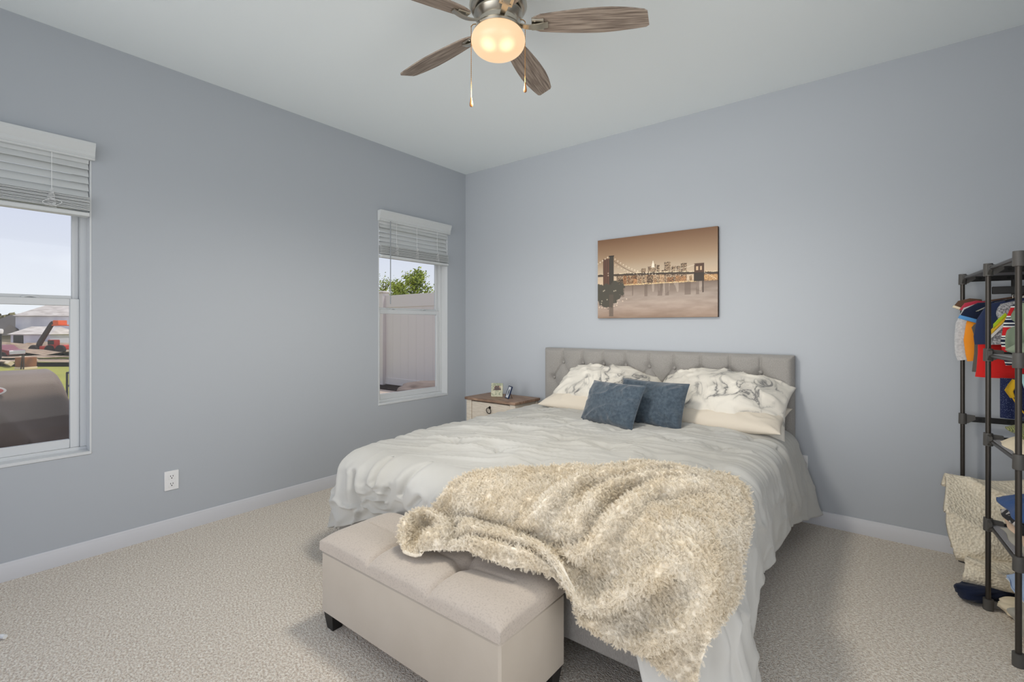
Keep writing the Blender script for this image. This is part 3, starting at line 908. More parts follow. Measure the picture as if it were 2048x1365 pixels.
def marble_mat():
    m = mat('marble_print_cotton', srgb(226, 221, 210), .8, bump=.15, bscale=16, bdist=.01, sheen=.1, spec=.2)
    t = m.node_tree; p = t.nodes['Principled BSDF']
    tcn = t.nodes.new('ShaderNodeTexCoord')
    n0 = t.nodes.new('ShaderNodeTexNoise'); n0.inputs['Scale'].default_value = 4.2; n0.inputs['Detail'].default_value = 6; n0.inputs['Distortion'].default_value = 1.4
    t.links.new(tcn.outputs['Object'], n0.inputs['Vector'])
    s_ = t.nodes.new('ShaderNodeMath'); s_.operation = 'SUBTRACT'; s_.inputs[1].default_value = .5; t.links.new(n0.outputs['Fac'], s_.inputs[0])
    ab = t.nodes.new('ShaderNodeMath'); ab.operation = 'ABSOLUTE'; t.links.new(s_.outputs[0], ab.inputs[0])
    mr = t.nodes.new('ShaderNodeMapRange'); mr.inputs[1].default_value = .0; mr.inputs[2].default_value = .030; mr.inputs[3].default_value = 1; mr.inputs[4].default_value = 0
    t.links.new(ab.outputs[0], mr.inputs[0])
    n1 = t.nodes.new('ShaderNodeTexNoise'); n1.inputs['Scale'].default_value = 5; t.links.new(tcn.outputs['Object'], n1.inputs['Vector'])
    m2 = t.nodes.new('ShaderNodeMapRange'); m2.inputs[1].default_value = .42; m2.inputs[2].default_value = .58; t.links.new(n1.outputs['Fac'], m2.inputs[0])
    ml = t.nodes.new('ShaderNodeMath'); ml.operation = 'MULTIPLY'; t.links.new(mr.outputs[0], ml.inputs[0]); t.links.new(m2.outputs[0], ml.inputs[1])
    mx_ = t.nodes.new('ShaderNodeMixRGB'); mx_.inputs[1].default_value = srgb(228, 223, 212); mx_.inputs[2].default_value = srgb(112, 112, 112)
    mr2 = t.nodes.new('ShaderNodeMapRange'); mr2.inputs[1].default_value = 0; mr2.inputs[2].default_value = .11; mr2.inputs[3].default_value = .38; mr2.inputs[4].default_value = 0
    t.links.new(ab.outputs[0], mr2.inputs[0]); ml2 = t.nodes.new('ShaderNodeMath'); ml2.operation = 'MULTIPLY'; t.links.new(mr2.outputs[0], ml2.inputs[0]); t.links.new(m2.outputs[0], ml2.inputs[1])
    ad = t.nodes.new('ShaderNodeMath'); ad.operation = 'MULTIPLY_ADD'; t.links.new(ml.outputs[0], ad.inputs[0]); ad.inputs[1].default_value = .6; t.links.new(ml2.outputs[0], ad.inputs[2])
    t.links.new(ad.outputs[0], mx_.inputs[0]); t.links.new(mx_.outputs[0], p.inputs['Base Color'])
    return m
K['marble'] = marble_mat()

pillow('sleeping_pillow', .78, .42, .17, TR(1.700, -.33, .715, 0, 12), K['sheet'], 3, 'plain cream pillow lying under the marble-print sham near the nightstand', 'pillow', 'bed pillows')
pillow('sleeping_pillow', .86, .44, .17, TR(2.625, -.335, .715, 0, 12), K['sheet'], 4, 'plain cream pillow lying under the marble-print sham at the right side of the bed', 'pillow', 'bed pillows')
pillow('pillow_sham', .90, .46, .21, TR(1.755, -.285, .845, 1, 34, 0), K['marble'], 13, 'white marble-print sham behind the two blue cushions, on the nightstand side', 'pillow', 'bed pillows', wr=.018,
       bend=lambda U, V: -.10 * np.abs(U) ** 2.4 - .03 * V ** 2)
pillow('pillow_sham', .90, .48, .21, TR(2.61, -.300, .845, -2, 36, 0), K['marble'], 19, 'white marble-print sham at the right of the blue cushions, drooping over a cream pillow', 'pillow', 'bed pillows', wr=.018,
       bend=lambda U, V: -.085 * np.abs(U) ** 2.4 - .03 * V ** 2 - .06 * sstep(.2, 1, U) * sstep(.2, -1, V))
pillow('throw_cushion', .46, .30, .14, TR(2.095, -.790, .785, -15, 62, -2), K['velvet'], 23, 'blue velvet cushion in front, overlapping the other blue cushion', 'cushion', 'blue velvet cushions', piping=K['velvet'], wr=.011, pinch=.045)
pillow('throw_cushion', .48, .31, .14, TR(2.300, -.640, .790, -7, 66, 1), K['velvet'], 29, 'blue velvet cushion tucked behind the front blue one, beside the right marble sham', 'cushion', 'blue velvet cushions', piping=K['velvet'], wr=.011, pinch=.045)

# ------------------------------------------------------------------ storage bench
def bench():
    x0, x1, y0, y1 = 1.620, 2.630, -2.605, -2.222
    r = thing('storage_bench', ((x0 + x1) / 2, (y0 + y1) / 2, 0), 'beige upholstered storage bench with a tufted lid at the foot of the bed', 'bench')
    MB().box((x0 + .006, y0 + .006, .070), (x1 - .006, y1 - .006, .333), .008).build('box_body', K['bench'], r)
    NX, NY = 200, 90
    t = np.linspace(-1, 1, NX); s = np.linspace(-1, 1, NY)
    t = np.sign(t) * (1 - (1 - np.abs(t)) ** 1.3); s = np.sign(s) * (1 - (1 - np.abs(s)) ** 1.3)
    U, V = np.meshgrid(t, s, indexing='ij')
    X = (x0 + x1) / 2 + (x1 - x0) / 2 * U; Y = (y0 + y1) / 2 + (y1 - y0) / 2 * V
    ex = np.minimum(X - x0, x1 - X); ey = np.minimum(Y - y0, y1 - Y)
    rnd = lambda e, w: np.sqrt(np.clip(1 - (1 - np.clip(e / w, 0, 1)) ** 2, 0, 1))
    Z = .374 + .044 * rnd(ex, .10) * rnd(ey, .10)
    tx = (1.950, 2.292); ym = (y0 + y1) / 2 + .005
    d = np.full(X.shape, 9.); seam = np.full(X.shape, 9.)
    for a in tx:
        d = np.minimum(d, np.hypot(X - a, Y - ym))
        seam = np.minimum(seam, np.abs(X - a + .015 * np.sin((Y - ym) * 12)))
    mid = np.where((X > x0 + .10) & (X < x1 - .10), np.abs(Y - ym), 9)
    Z = Z - .030 * np.exp(-(d / .028) ** 2) - .012 * np.exp(-(seam / .010) ** 2) - .009 * np.exp(-(seam / .045) ** 2) - .010 * np.exp(-(mid / .05) ** 2) * sstep(x0 + .1, x0 + .3, X) * sstep(x1 - .1, x1 - .3, X) - .004 * np.exp(-(mid / .008) ** 2)
    mb = MB(); P = np.stack([X, Y, Z], -1)
    mb.grid(P)
    ring = np.concatenate([P[:, 0], P[-1, 1:], P[::-1, -1][1:], P[0, ::-1][1:-1]])
    low = ring.copy(); low[:, 2] = .338
    low2 = low.copy(); low2[:, 0] = low2[:, 0] * .98 + .02 * (x0 + x1) / 2; low2[:, 1] = low2[:, 1] * .98 + .02 * (y0 + y1) / 2
    mb.grid(np.stack([ring, low, low2], 0), wrap=True)
    mb.build('lid', K['benchlid'], r, smooth=50)
    for sx_, sy in ((0, 0), (1, 0), (0, 1), (1, 1)):
        cx = x0 + .045 if sx_ == 0 else x1 - .045; cy = y0 + .045 if sy == 0 else y1 - .045
        P = []
        for z, h in ((.0, .022), (.072, .032)):
            P.append([(cx - h, cy - h, z), (cx + h, cy - h, z), (cx + h, cy + h, z), (cx - h, cy + h, z)])
        P = np.array(P); mb = MB().grid(P, wrap=True); mb.add(P[0], [(0, 1, 2, 3)]); mb.add(P[1], [(0, 1, 2, 3)])
        mb.build('leg', K['blackwood'], r)
bench()

# ------------------------------------------------------------------ nightstand and frames
def nightstand():
    x0, x1, y0, y1, zt = .405, 1.010, -.440, -.060, .640
    r = thing('nightstand', ((x0 + x1) / 2, -.25, 0), 'whitewashed nightstand with a rustic brown top in the corner beside the bed', 'nightstand')
    MB().box((x0, y0, .616), (x1, y1, zt), .003).build('top', K['brown_wood'], r)
    a, b, f = x0 + .012, x1 - .012, y0 + .014
    mb = MB()
    mb.box((a, f, .0), (a + .062, f + .05, .616), .003); mb.box((b - .062, f, .0), (b, f + .05, .616), .003)
    mb.box((a, y1 - .05, 0), (a + .05, y1 - .01, .616), .003); mb.box((b - .05, y1 - .05, 0), (b, y1 - .01, .616), .003)
    mb.box((a + .006, f + .012, .10), (a + .022, y1 - .012, .616), .001); mb.box((b - .022, f + .012, .10), (b - .006, y1 - .012, .616), .001)
    mb.box((a + .02, y1 - .03, .10), (b - .02, y1 - .015, .616), .001); mb.box((a + .02, f + .02, .10), (b - .02, y1 - .02, .12), .001)
    mb.box((a + .062, f + .004, .10), (b - .062, f + .03, .125), .002)
    mb.build('cabinet_body', K['cream_wood'], r)
    for za, zb in ((.385, .606), (.135, .372)):
        d = MB().box((a + .066, f + .003, za), (b - .066, f + .03, zb), .004).build('drawer', K['cream_wood'], r)
        xc = (a + b) / 2; zc = (za + zb) / 2 + .070
        mb = MB(); mb.lathe([(.012, 0), (.013, .003), (.008, .008), (.006, .018), (0, .021)], n=14, mat=Matrix.Translation((xc, f + .003, zc)) @ Matrix.Rotation(R(90), 4, 'X'))
        mb.tube([(xc + .026 * math.sin(q), f - .016 - .004 * math.cos(q), zc - .026 + .026 * math.cos(q) * 1.0) for q in np.linspace(0, 2 * math.pi, 25)], .0036, 8)
        mb.build('ring_pull', K['iron'], d)
nightstand()

def photo_mats():
    K['ivory'] = mat('ivory_mosaic_frame', srgb(206, 204, 180), .5, srgb(150, 158, 132), 60, 2, kind='cells', contrast=(.2, .8))
    K['photo'] = mat('dark_photo', srgb(60, 30, 22), .3, srgb(190, 160, 130), 22, 3, contrast=(.5, .62))
    K['navy'] = mat('navy_lacquer', srgb(36, 50, 82), .35)
    K['mount'] = mat('white_mount', srgb(228, 230, 232), .6)
    K['inkgrey'] = mat('grey_print', srgb(74, 84, 92), .6)
photo_mats()
def frames():
    r = thing('photo_frame', (.655, -.262, .640), 'ivory mosaic photo frame with a dark picture, upright on the nightstand', 'picture frame', 'frames on the nightstand', R(28))
    b = Matrix.Rotation(R(-6), 4, 'X')
    MB().box((-.056, -.007, .0), (.056, .007, .128), .003, b).build('frame', K['ivory'], r, local=True)
    mb = MB(); mb.prism([(-.034, -.0074, .062), (.040, -.0074, .062), (.030, -.0074, .104), (-.022, -.0074, .104)], (0, -.0012, 0), b)
    mb.build('photo', K['photo'], r, local=True)
    MB().box((-.012, .006, 0), (.012, .050, .006), .001).build('easel_stand', K['brown_wood'], r, local=True)
    r = thing('photo_frame', (.792, -.285, .640), 'small navy photo frame with a white mount, leaning back on its stand', 'picture frame', 'frames on the nightstand', R(-32))
    b = Matrix.Rotation(R(-20), 4, 'X')
    mb = MB()
    for lo, hi in (((-.042, -.006, 0), (-.033, .006, .118)), ((.033, -.006, 0), (.042, .006, .118)), ((-.033, -.006, 0), (.033, .006, .009)), ((-.033, -.006, .109), (.033, .006, .118)), ((-.04, .0, .002), (.04, .006, .116))):
        mb.box(lo, hi, .001, b)
    mb.build('frame', K['navy'], r, local=True)
    MB().box((-.0335, -.003, .0085), (.0335, .001, .1095), 0, b).build('mount', K['mount'], r, local=True)
    mb = MB(); pts = []
    for k in range(18):
        q = 2 * math.pi * k / 18
        pts.append((.016 * math.sin(q) * (1 + .15 * math.cos(q)), -.0034, .058 + .030 * math.cos(q)))
    mb.prism(pts, (0, .0006, 0), b); mb.build('footprint', K['inkgrey'], r, local=True)
    MB().box((-.009, .0, 0), (.009, .004, .075), .001, Matrix.Translation((0, .052, 0)) @ Matrix.Rotation(R(22), 4, 'X')).build('easel_stand', K['brown_wood'], r, local=True)
frames()
#@PART3
# ------------------------------------------------------------------ sherpa throw
def throw_base(a, q):
    """a = metres across the bed (over the right edge when > 2.98), q = metres from the wall along the cloth (over the foot when > 2.10)"""
    a = np.asarray(a, float); q = np.asarray(q, float)
    a0, q0, Rr = 2.985, 2.105, .145
    x = np.minimum(a, a0); yq = np.minimum(q, q0)
    zt = top_z(np.clip(x, 1.2, 2.94), -np.minimum(yq, 2.02)) + .022
    def over(t):
        t = np.maximum(t, 0); th = np.minimum(t / Rr, math.pi / 2)
        s = np.maximum(t - Rr * math.pi / 2, 0)
        return Rr * np.sin(th) + .10 * s, Rr * (1 - np.cos(th)) + s
    ox, dzx = over(a - a0)
    oy, dzq = over(q - q0)
    # on the bench: down to the lid, then out along it
    zb = .432
    room = np.maximum(zt - zb, .02)
    excess = np.maximum(dzq - room, 0)
    k = .12
    sm = np.where(dzq < room - k, dzq, room - k + k * (1 - np.exp(-np.maximum(dzq - room + k, 0) / k)))
    oyb = oy - .10 * np.maximum(q - q0 - Rr * math.pi / 2, 0) + np.maximum(dzq - sm, 0) * .93
    t_ = np.clip((a - 2.540) / .22, 0, 1); wgt = t_ * t_ * (3 - 2 * t_)
    y = -yq - (oyb * (1 - wgt) + oy * wgt)
    z = zt - dzx - (sm * (1 - wgt) + dzq * wgt)
    z = np.maximum(z, .012)
    return np.stack([x + ox, y, z], -1)
#@ENDBASE
THROW_OUTLINE = {}
exec('''TOP = [(2.033, 2.668), (1.982, 2.593), (1.948, 2.476), (1.961, 2.367), (1.988, 2.273), (2.024, 2.204), (2.064, 2.15), (2.127, 2.05), (2.239, 1.953), (2.37, 1.864), (2.506, 1.738), (2.606, 1.681), (2.645, 1.555), (2.745, 1.5), (2.861, 1.503), (2.964, 1.478), (3.036, 1.478)] 
RIGHT = [(3.036, 1.478), (3.079, 1.492), (3.127, 1.592), (3.164, 1.698), (3.215, 1.804), (3.236, 1.89), (3.297, 1.907), (3.321, 1.967), (3.33, 2.047), (3.309, 2.159), (3.255, 2.253), (3.173, 2.367), (3.142, 2.453), (3.127, 2.53)] 
BOTTOM = [(2.197, 2.651), (2.215, 2.585), (2.285, 2.571), (2.409, 2.565), (2.512, 2.545), (2.594, 2.493), (2.642, 2.47), (2.67, 2.485), (2.7, 2.502), (2.739, 2.539), (2.839, 2.556), (2.918, 2.562), (3.015, 2.588), (3.085, 2.568), (3.127, 2.53)] 
LEFT = [(2.033, 2.668), (2.088, 2.694), (2.155, 2.688), (2.197, 2.651)]
R1 = [(2.421, 2.353), (2.488, 2.284), (2.552, 2.213), (2.576, 2.124), (2.597, 1.975), (2.706, 1.858), (2.848, 1.661), (3.009, 1.666)]
R2 = [(2.642, 2.287), (2.706, 2.219), (2.721, 2.116), (2.718, 1.941), (2.806, 1.829), (2.921, 1.749), (3.015, 1.678)]
R3 = [(2.6, 2.339), (2.688, 2.342), (2.788, 2.273), (2.839, 2.136), (2.855, 1.947), (2.939, 1.847), (3.027, 1.706)]
R4 = [(2.152, 2.499), (2.279, 2.473), (2.424, 2.47), (2.561, 2.413), (2.642, 2.41), (2.7, 2.445), (2.785, 2.453), (2.867, 2.41), (2.955, 2.339), (3.039, 2.253), (3.112, 2.164)]
R5 = [(2.209, 2.576), (2.355, 2.565), (2.482, 2.536), (2.585, 2.476), (2.639, 2.468), (2.688, 2.496), (2.767, 2.499), (2.876, 2.539), (2.958, 2.528), (3.021, 2.456), (3.082, 2.379), (3.133, 2.267), (3.164, 2.159)]
R6 = [(2.145, 2.439), (2.245, 2.399), (2.373, 2.387), (2.458, 2.362), (2.591, 2.35)]
V1 = [(2.158, 2.327), (2.255, 2.327), (2.37, 2.313)]
V2 = [(2.682, 2.35), (2.733, 2.367), (2.797, 2.359)]
V3 = [(2.439, 2.373), (2.527, 2.322), (2.642, 2.31)]
C1 = [(2.061, 2.674), (1.979, 2.539), (2.003, 2.447), (2.1, 2.453), (2.173, 2.539), (2.167, 2.648)]''', THROW_OUTLINE)

def poly_sample(pts, n, smooth=2):
    p = np.array(pts, float)
    d = np.concatenate([[0], np.cumsum(np.hypot(*np.diff(p, axis=0).T))]); t = np.linspace(0, d[-1], n)
    o = np.stack([np.interp(t, d, p[:, 0]), np.interp(t, d, p[:, 1])], -1)
    for _ in range(smooth):
        o[1:-1] = (o[:-2] + 2 * o[1:-1] + o[2:]) / 4
    return o

def line_dist(A, Q, pts):
    p = poly_sample(pts, 40, 3); best = np.full(A.shape, 9.); side = np.zeros(A.shape); pos = np.zeros(A.shape)
    for i in range(len(p) - 1):
        ax, ay = p[i]; bx, by = p[i + 1]
        L2 = (bx - ax) ** 2 + (by - ay) ** 2 + 1e-12
        t = np.clip(((A - ax) * (bx - ax) + (Q - ay) * (by - ay)) / L2, 0, 1)
        dx = A - ax - t * (bx - ax); dy = Q - ay - t * (by - ay); d = np.hypot(dx, dy)
        m = d < best
        side = np.where(m, np.sign((bx - ax) * dy - (by - ay) * dx), side); pos = np.where(m, (i + t) / (len(p) - 1), pos); best = np.where(m, d, best)
    return best, side, pos

def fur(o, m_index, count, length, seed, clump=.5, rad=.0007, rough=.006, children=5, tip=.25):
    ps = o.modifiers.new('pile', 'PARTICLE_SYSTEM').particle_system
    s = ps.settings
    s.type = 'HAIR'; s.count = count; s.hair_length = length; s.hair_step = 4; s.render_step = 3; s.display_step = 2
    ps.seed = seed
    s.emit_from = 'FACE'; s.distribution = 'RAND'; s.use_even_distribution = True; s.use_modifier_stack = False
    s.factor_random = length * .6; s.brownian_factor = 0
    s.tangent_factor = 0
    s.child_type = 'SIMPLE'; s.rendered_child_count = children; s.child_percent = 1
    s.child_radius = .0055; s.clump_factor = clump; s.clump_shape = .1; s.child_length = 1
    s.roughness_1 = rough; s.roughness_1_size = .02; s.roughness_endpoint = rough * .7
    s.root_radius = 1.0; s.tip_radius = tip; s.radius_scale = rad
    s.material = m_index
    return s

def throw():
    D = THROW_OUTLINE
    NU, NV = 230, 150
    T = poly_sample(D['TOP'], NU); Bm = poly_sample(D['BOTTOM'], NU); Lf = poly_sample(D['LEFT'], NV); Rt = poly_sample(D['RIGHT'], NV)
    u = np.linspace(0, 1, NU)[:, None, None]; v = np.linspace(0, 1, NV)[None, :, None]
    C = (1 - v) * T[:, None] + v * Bm[:, None] + (1 - u) * Lf[None] + u * Rt[None] - ((1 - u) * (1 - v) * T[0] + u * (1 - v) * T[-1] + (1 - u) * v * Bm[0] + u * v * Bm[-1])
    A, Q = C[..., 0], C[..., 1]
    P = throw_base(A, Q)
    for _ in range(14):
        P[1:-1, 1:-1] = .5 * P[1:-1, 1:-1] + .125 * (P[:-2, 1:-1] + P[2:, 1:-1] + P[1:-1, :-2] + P[1:-1, 2:])
    du = np.gradient(P, axis=0); dv = np.gradient(P, axis=1)
    N = np.cross(dv, du); N /= np.linalg.norm(N, axis=-1, keepdims=True) + 1e-9
    if N[NU // 2, NV // 4, 2] < 0: N = -N
    for _ in range(160):
        N[1:-1] = (N[:-2] + N[1:-1] * 2 + N[2:]); N[:, 1:-1] = (N[:, :-2] + 2 * N[:, 1:-1] + N[:, 2:])
        N /= np.linalg.norm(N, axis=-1, keepdims=True) + 1e-9
    h = np.zeros(A.shape)
    for k, ht, wd in (('R1', .042, .026), ('R2', .044, .024), ('R3', .042, .026), ('R4', .060, .036), ('R5', .052, .034), ('R6', .040, .026), ('C1', .046, .028)):
        d, s_, pos = line_dist(A, Q, D[k])
        fade = sstep(0, .12, pos) * sstep(1, .82, pos) if k not in ('C1',) else 1
        # steeper on the lower side, like cloth that has rolled over itself
        wdt = np.where(s_ > 0, wd * .62, wd * 1.25)
        ht *= 1.25; h = np.maximum(h, ht * np.exp(-(d / wdt) ** 2) * fade) + .12 * ht * np.exp(-(d / wdt) ** 2) * fade
    for k, ht, wd in (('V1', .016, .016), ('V2', .020, .018), ('V3', .016, .016)):
        d, s_, pos = line_dist(A, Q, D[k]); h = h - ht * np.exp(-(d / wd) ** 2)
    h += .010 * fbm(A * 7, Q * 7, 71, 3) + .005 * vnoise(A * 26, Q * 26, 72)
    edge = np.minimum(np.minimum(u[..., 0], 1 - u[..., 0]) * 1.3, np.minimum(v[..., 0], 1 - v[..., 0]) * .8)
    h = h * (.25 + .75 * sstep(0, .05, edge)) + .012
    h = np.maximum(h, .004)
    P = P + N * h[..., None]
    for _ in range(3):
        P[1:-1, 1:-1] = .5 * P[1:-1, 1:-1] + .125 * (P[:-2, 1:-1] + P[2:, 1:-1] + P[1:-1, :-2] + P[1:-1, 2:])
    P[..., 2] = np.maximum(P[..., 2], .012)
    o = MB().grid(P).build('throw_blanket', K['sherpa'], smooth=0, loc=(2.6, -2.0, .65))
    if sum(q.normal.z * q.area for q in o.data.polygons) < 0: o.data.flip_normals()
    fur(o, 1, 40000, .0060, 3, clump=.5, rad=.0008, rough=.003, children=8, tip=.5)
    s = o.modifiers.new('thickness', 'SOLIDIFY'); s.thickness = .014; s.offset = -1
    tag(o, 'cream sherpa throw blanket rumpled over the foot of the bed and the beige bench', 'blanket')
throw()
#@PART4
# ------------------------------------------------------------------ garment rack
RZ = R(4.1)
RACK = (3.94, -1.08, 0)
RM = Matrix.Translation(RACK) @ Matrix.Rotation(RZ, 4, 'Z')
SN, SM, SF, WD = 0.0, .444, .985, .40
LEV = (.392, .782, 1.170, 1.560)
def rw(w_, s_, z_): return RM @ Vector((w_, s_, z_))
def rack():
    r = thing('garment_rack', RACK, 'black metal clothes rack with grey plastic joints standing at the right edge', 'clothes rack', rz=RZ)
    for s in (SN, SM, SF):
        for wv in (0, WD):
            MB().tube([(wv, s, .012), (wv, s, 1.565)], .0098, 16).build('post', K['graymetal'], r, local=True)
    def joint(wv, s, z, h=.058, foot=False):
        mb = MB()
        rr = .0165
        mb.lathe([(.010, z - h / 2), (rr, z - h / 2), (rr + .001, z - h / 2 + .004), (rr, z + h / 2), (.010, z + h / 2)] if not foot else [(0, z), (rr + .002, z), (rr + .002, z + .05), (.010, z + .05)], (wv, s, 0), 20)
        # gusset toward the inside along the depth
        d = 1 if wv < .2 else -1
        zt, zb = (z + h / 2, z - h / 2) if not foot else (z + .05, z + .006)
        mb.prism([(wv + d * .008, s - .006, zt - .004), (wv + d * .050, s - .006, zt - .008), (wv + d * .052, s - .006, zt - .030), (wv + d * .022, s - .006, zb + .006), (wv + d * .008, s - .006, zb + .004)], (0, .012, 0))
        if not foot:
            for e in ((1,) if s == SN else (-1, 1) if (s == SM and z > 1.4) else (-1,)):
                if s == SF and z < 1.4: continue
                mb.prism([(wv - .006, s + e * .008, zt - .004), (wv - .006, s + e * .045, zt - .010), (wv - .006, s + e * .045, zt - .030), (wv - .006, s + e * .02, zb + .006), (wv - .006, s + e * .008, zb + .004)], (.012, 0, 0))
        mb.build('joint', K['rackplastic'], r, local=True)
    for wv in (0, WD):
        for s, zs in ((SN, LEV), (SM, LEV), (SF, (.792, 1.560))):
            joint(wv, s, 0, foot=True)
            for z in zs: joint(wv, s, z)
    for s, zs in ((SN, (.03,) + LEV), (SM, (.03,) + LEV), (SF, (.03, .792, 1.560))):
        for z in zs:
            mb = MB(); mb.box((.012, s - .005, z - .015), (WD - .012, s + .005, z + .015), .003)
            b = mb.build('side_beam', K['black'], r, local=True)
            for k in range(2): MB().tube([(.07 + .11 * k, s - .0056, z), (.07 + .11 * k, s - .0049, z)], .008, 12).build('bolt_hole', K['slot'], b, local=True)
    for z in LEV[:3]:
        for wv in (.006, WD - .006): MB().tube([(wv, SN + .01, z - .004), (wv, SM - .01, z - .004)], .0078, 12).build('rail', K['graymetal'], r, local=True)
        MB().box((.008, SN + .02, z + .002), (WD - .008, SM - .02, z + .006), .001).build('fabric_shelf', K['rackcloth'], r, local=True)
    for a, b in ((SN, SM), (SM, SF)):
        for wv in (.004, WD - .004): MB().tube([(wv, a + .01, 1.566), (wv, b - .01, 1.566)], .0078, 12).build('rail', K['graymetal'], r, local=True)
        MB().box((.010, a + .02, 1.572), (WD - .010, b - .02, 1.576), .001).build('fabric_shelf', K['rackcloth'], r, local=True)
    MB().box((.012, SM - .005, 1.448), (WD - .012, SM + .005, 1.482), .003).build('side_beam', K['black'], r, local=True)
    MB().tube([(.20, SM, 1.466), (.20, SF - .01, 1.466), (.20, SF, 1.475), (.20, SF, 1.55)], .0105, 14).build('hanging_rod', K['black'], r, local=True)
rack()

def cloth(name, rgb, rgb2=None, scale=30, **kw):
    kw.setdefault('bump', .25); kw.setdefault('bscale', 90); kw.setdefault('bdist', .004)
    K[name] = mat(name, srgb(*rgb), .88, srgb(*rgb2) if rgb2 else None, scale, 4, spec=.15, sheen=.15, **kw)
    return K[name]
cloth('sage', (146, 160, 136)); cloth('heather', (186, 186, 188), (110, 110, 114), 160, contrast=(.4, .6)); cloth('navyc', (44, 54, 84)); cloth('darknavy', (28, 36, 58))
cloth('redc', (206, 40, 38)); cloth('charcoal', (88, 84, 78)); cloth('orange', (236, 146, 44)); cloth('palegrey', (206, 206, 206), (180, 180, 182), 90); cloth('brownc', (98, 72, 56))
cloth('pinkred', (186, 58, 78)); cloth('lblue', (92, 152, 208)); cloth('lime', (190, 220, 50)); cloth('yellowc', (240, 196, 60)); cloth('whitec', (226, 226, 222)); cloth('aqua', (176, 220, 222))
cloth('olive', (120, 128, 72), (84, 90, 52), 120, contrast=(.42, .58)); cloth('creamc', (232, 218, 190)); cloth('denim', (58, 88, 138)); cloth('peach', (226, 198, 172)); cloth('greyc', (176, 172, 160)); cloth('skyc', (168, 190, 222)); cloth('paisley', (36, 34, 36), (210, 204, 200), 26, contrast=(.55, .6)); cloth('mesh', (34, 42, 76), (150, 160, 190), 220, kind='voronoi', contrast=(.22, .12)); cloth('mustard', (206, 164, 40)); cloth('greygreen', (158, 164, 148)); cloth('stripeknit', (84, 92, 52), (150, 152, 96), 70, kind='wave', contrast=(.4, .6))

def stripe_mat(name, bands, freq):
    m = mat(name, (1, 1, 1, 1), .88, spec=.15); t = m.node_tree; p = t.nodes['Principled BSDF']
    tcn = t.nodes.new('ShaderNodeTexCoord'); s_ = t.nodes.new('ShaderNodeSeparateXYZ'); t.links.new(tcn.outputs['Object'], s_.inputs[0])
    ml = t.nodes.new('ShaderNodeMath'); ml.operation = 'MULTIPLY'; ml.inputs[1].default_value = freq; t.links.new(s_.outputs[2], ml.inputs[0])
    fr = t.nodes.new('ShaderNodeMath'); fr.operation = 'FRACT'; t.links.new(ml.outputs[0], fr.inputs[0])
    rp_ = t.nodes.new('ShaderNodeValToRGB'); cr_ = rp_.color_ramp; cr_.interpolation = 'CONSTANT'
    cr_.elements[0].position = 0; cr_.elements[0].color = srgb(*bands[0][1]); cr_.elements[1].position = bands[1][0]; cr_.elements[1].color = srgb(*bands[1][1])
    for pos, c in bands[2:]: e_ = cr_.elements.new(pos); e_.color = srgb(*c)
    t.links.new(fr.outputs[0], rp_.inputs[0]); t.links.new(rp_.outputs[0], p.inputs['Base Color']); return m
K['stripes'] = stripe_mat('red_navy_stripes', [(0, (204, 44, 48)), (.42, (232, 232, 228)), (.50, (34, 40, 62)), (.58, (232, 232, 228)), (.66, (34, 40, 62)), (.80, (232, 232, 228)), (.86, (34, 40, 62)), (.92, (232, 232, 228))], 11)

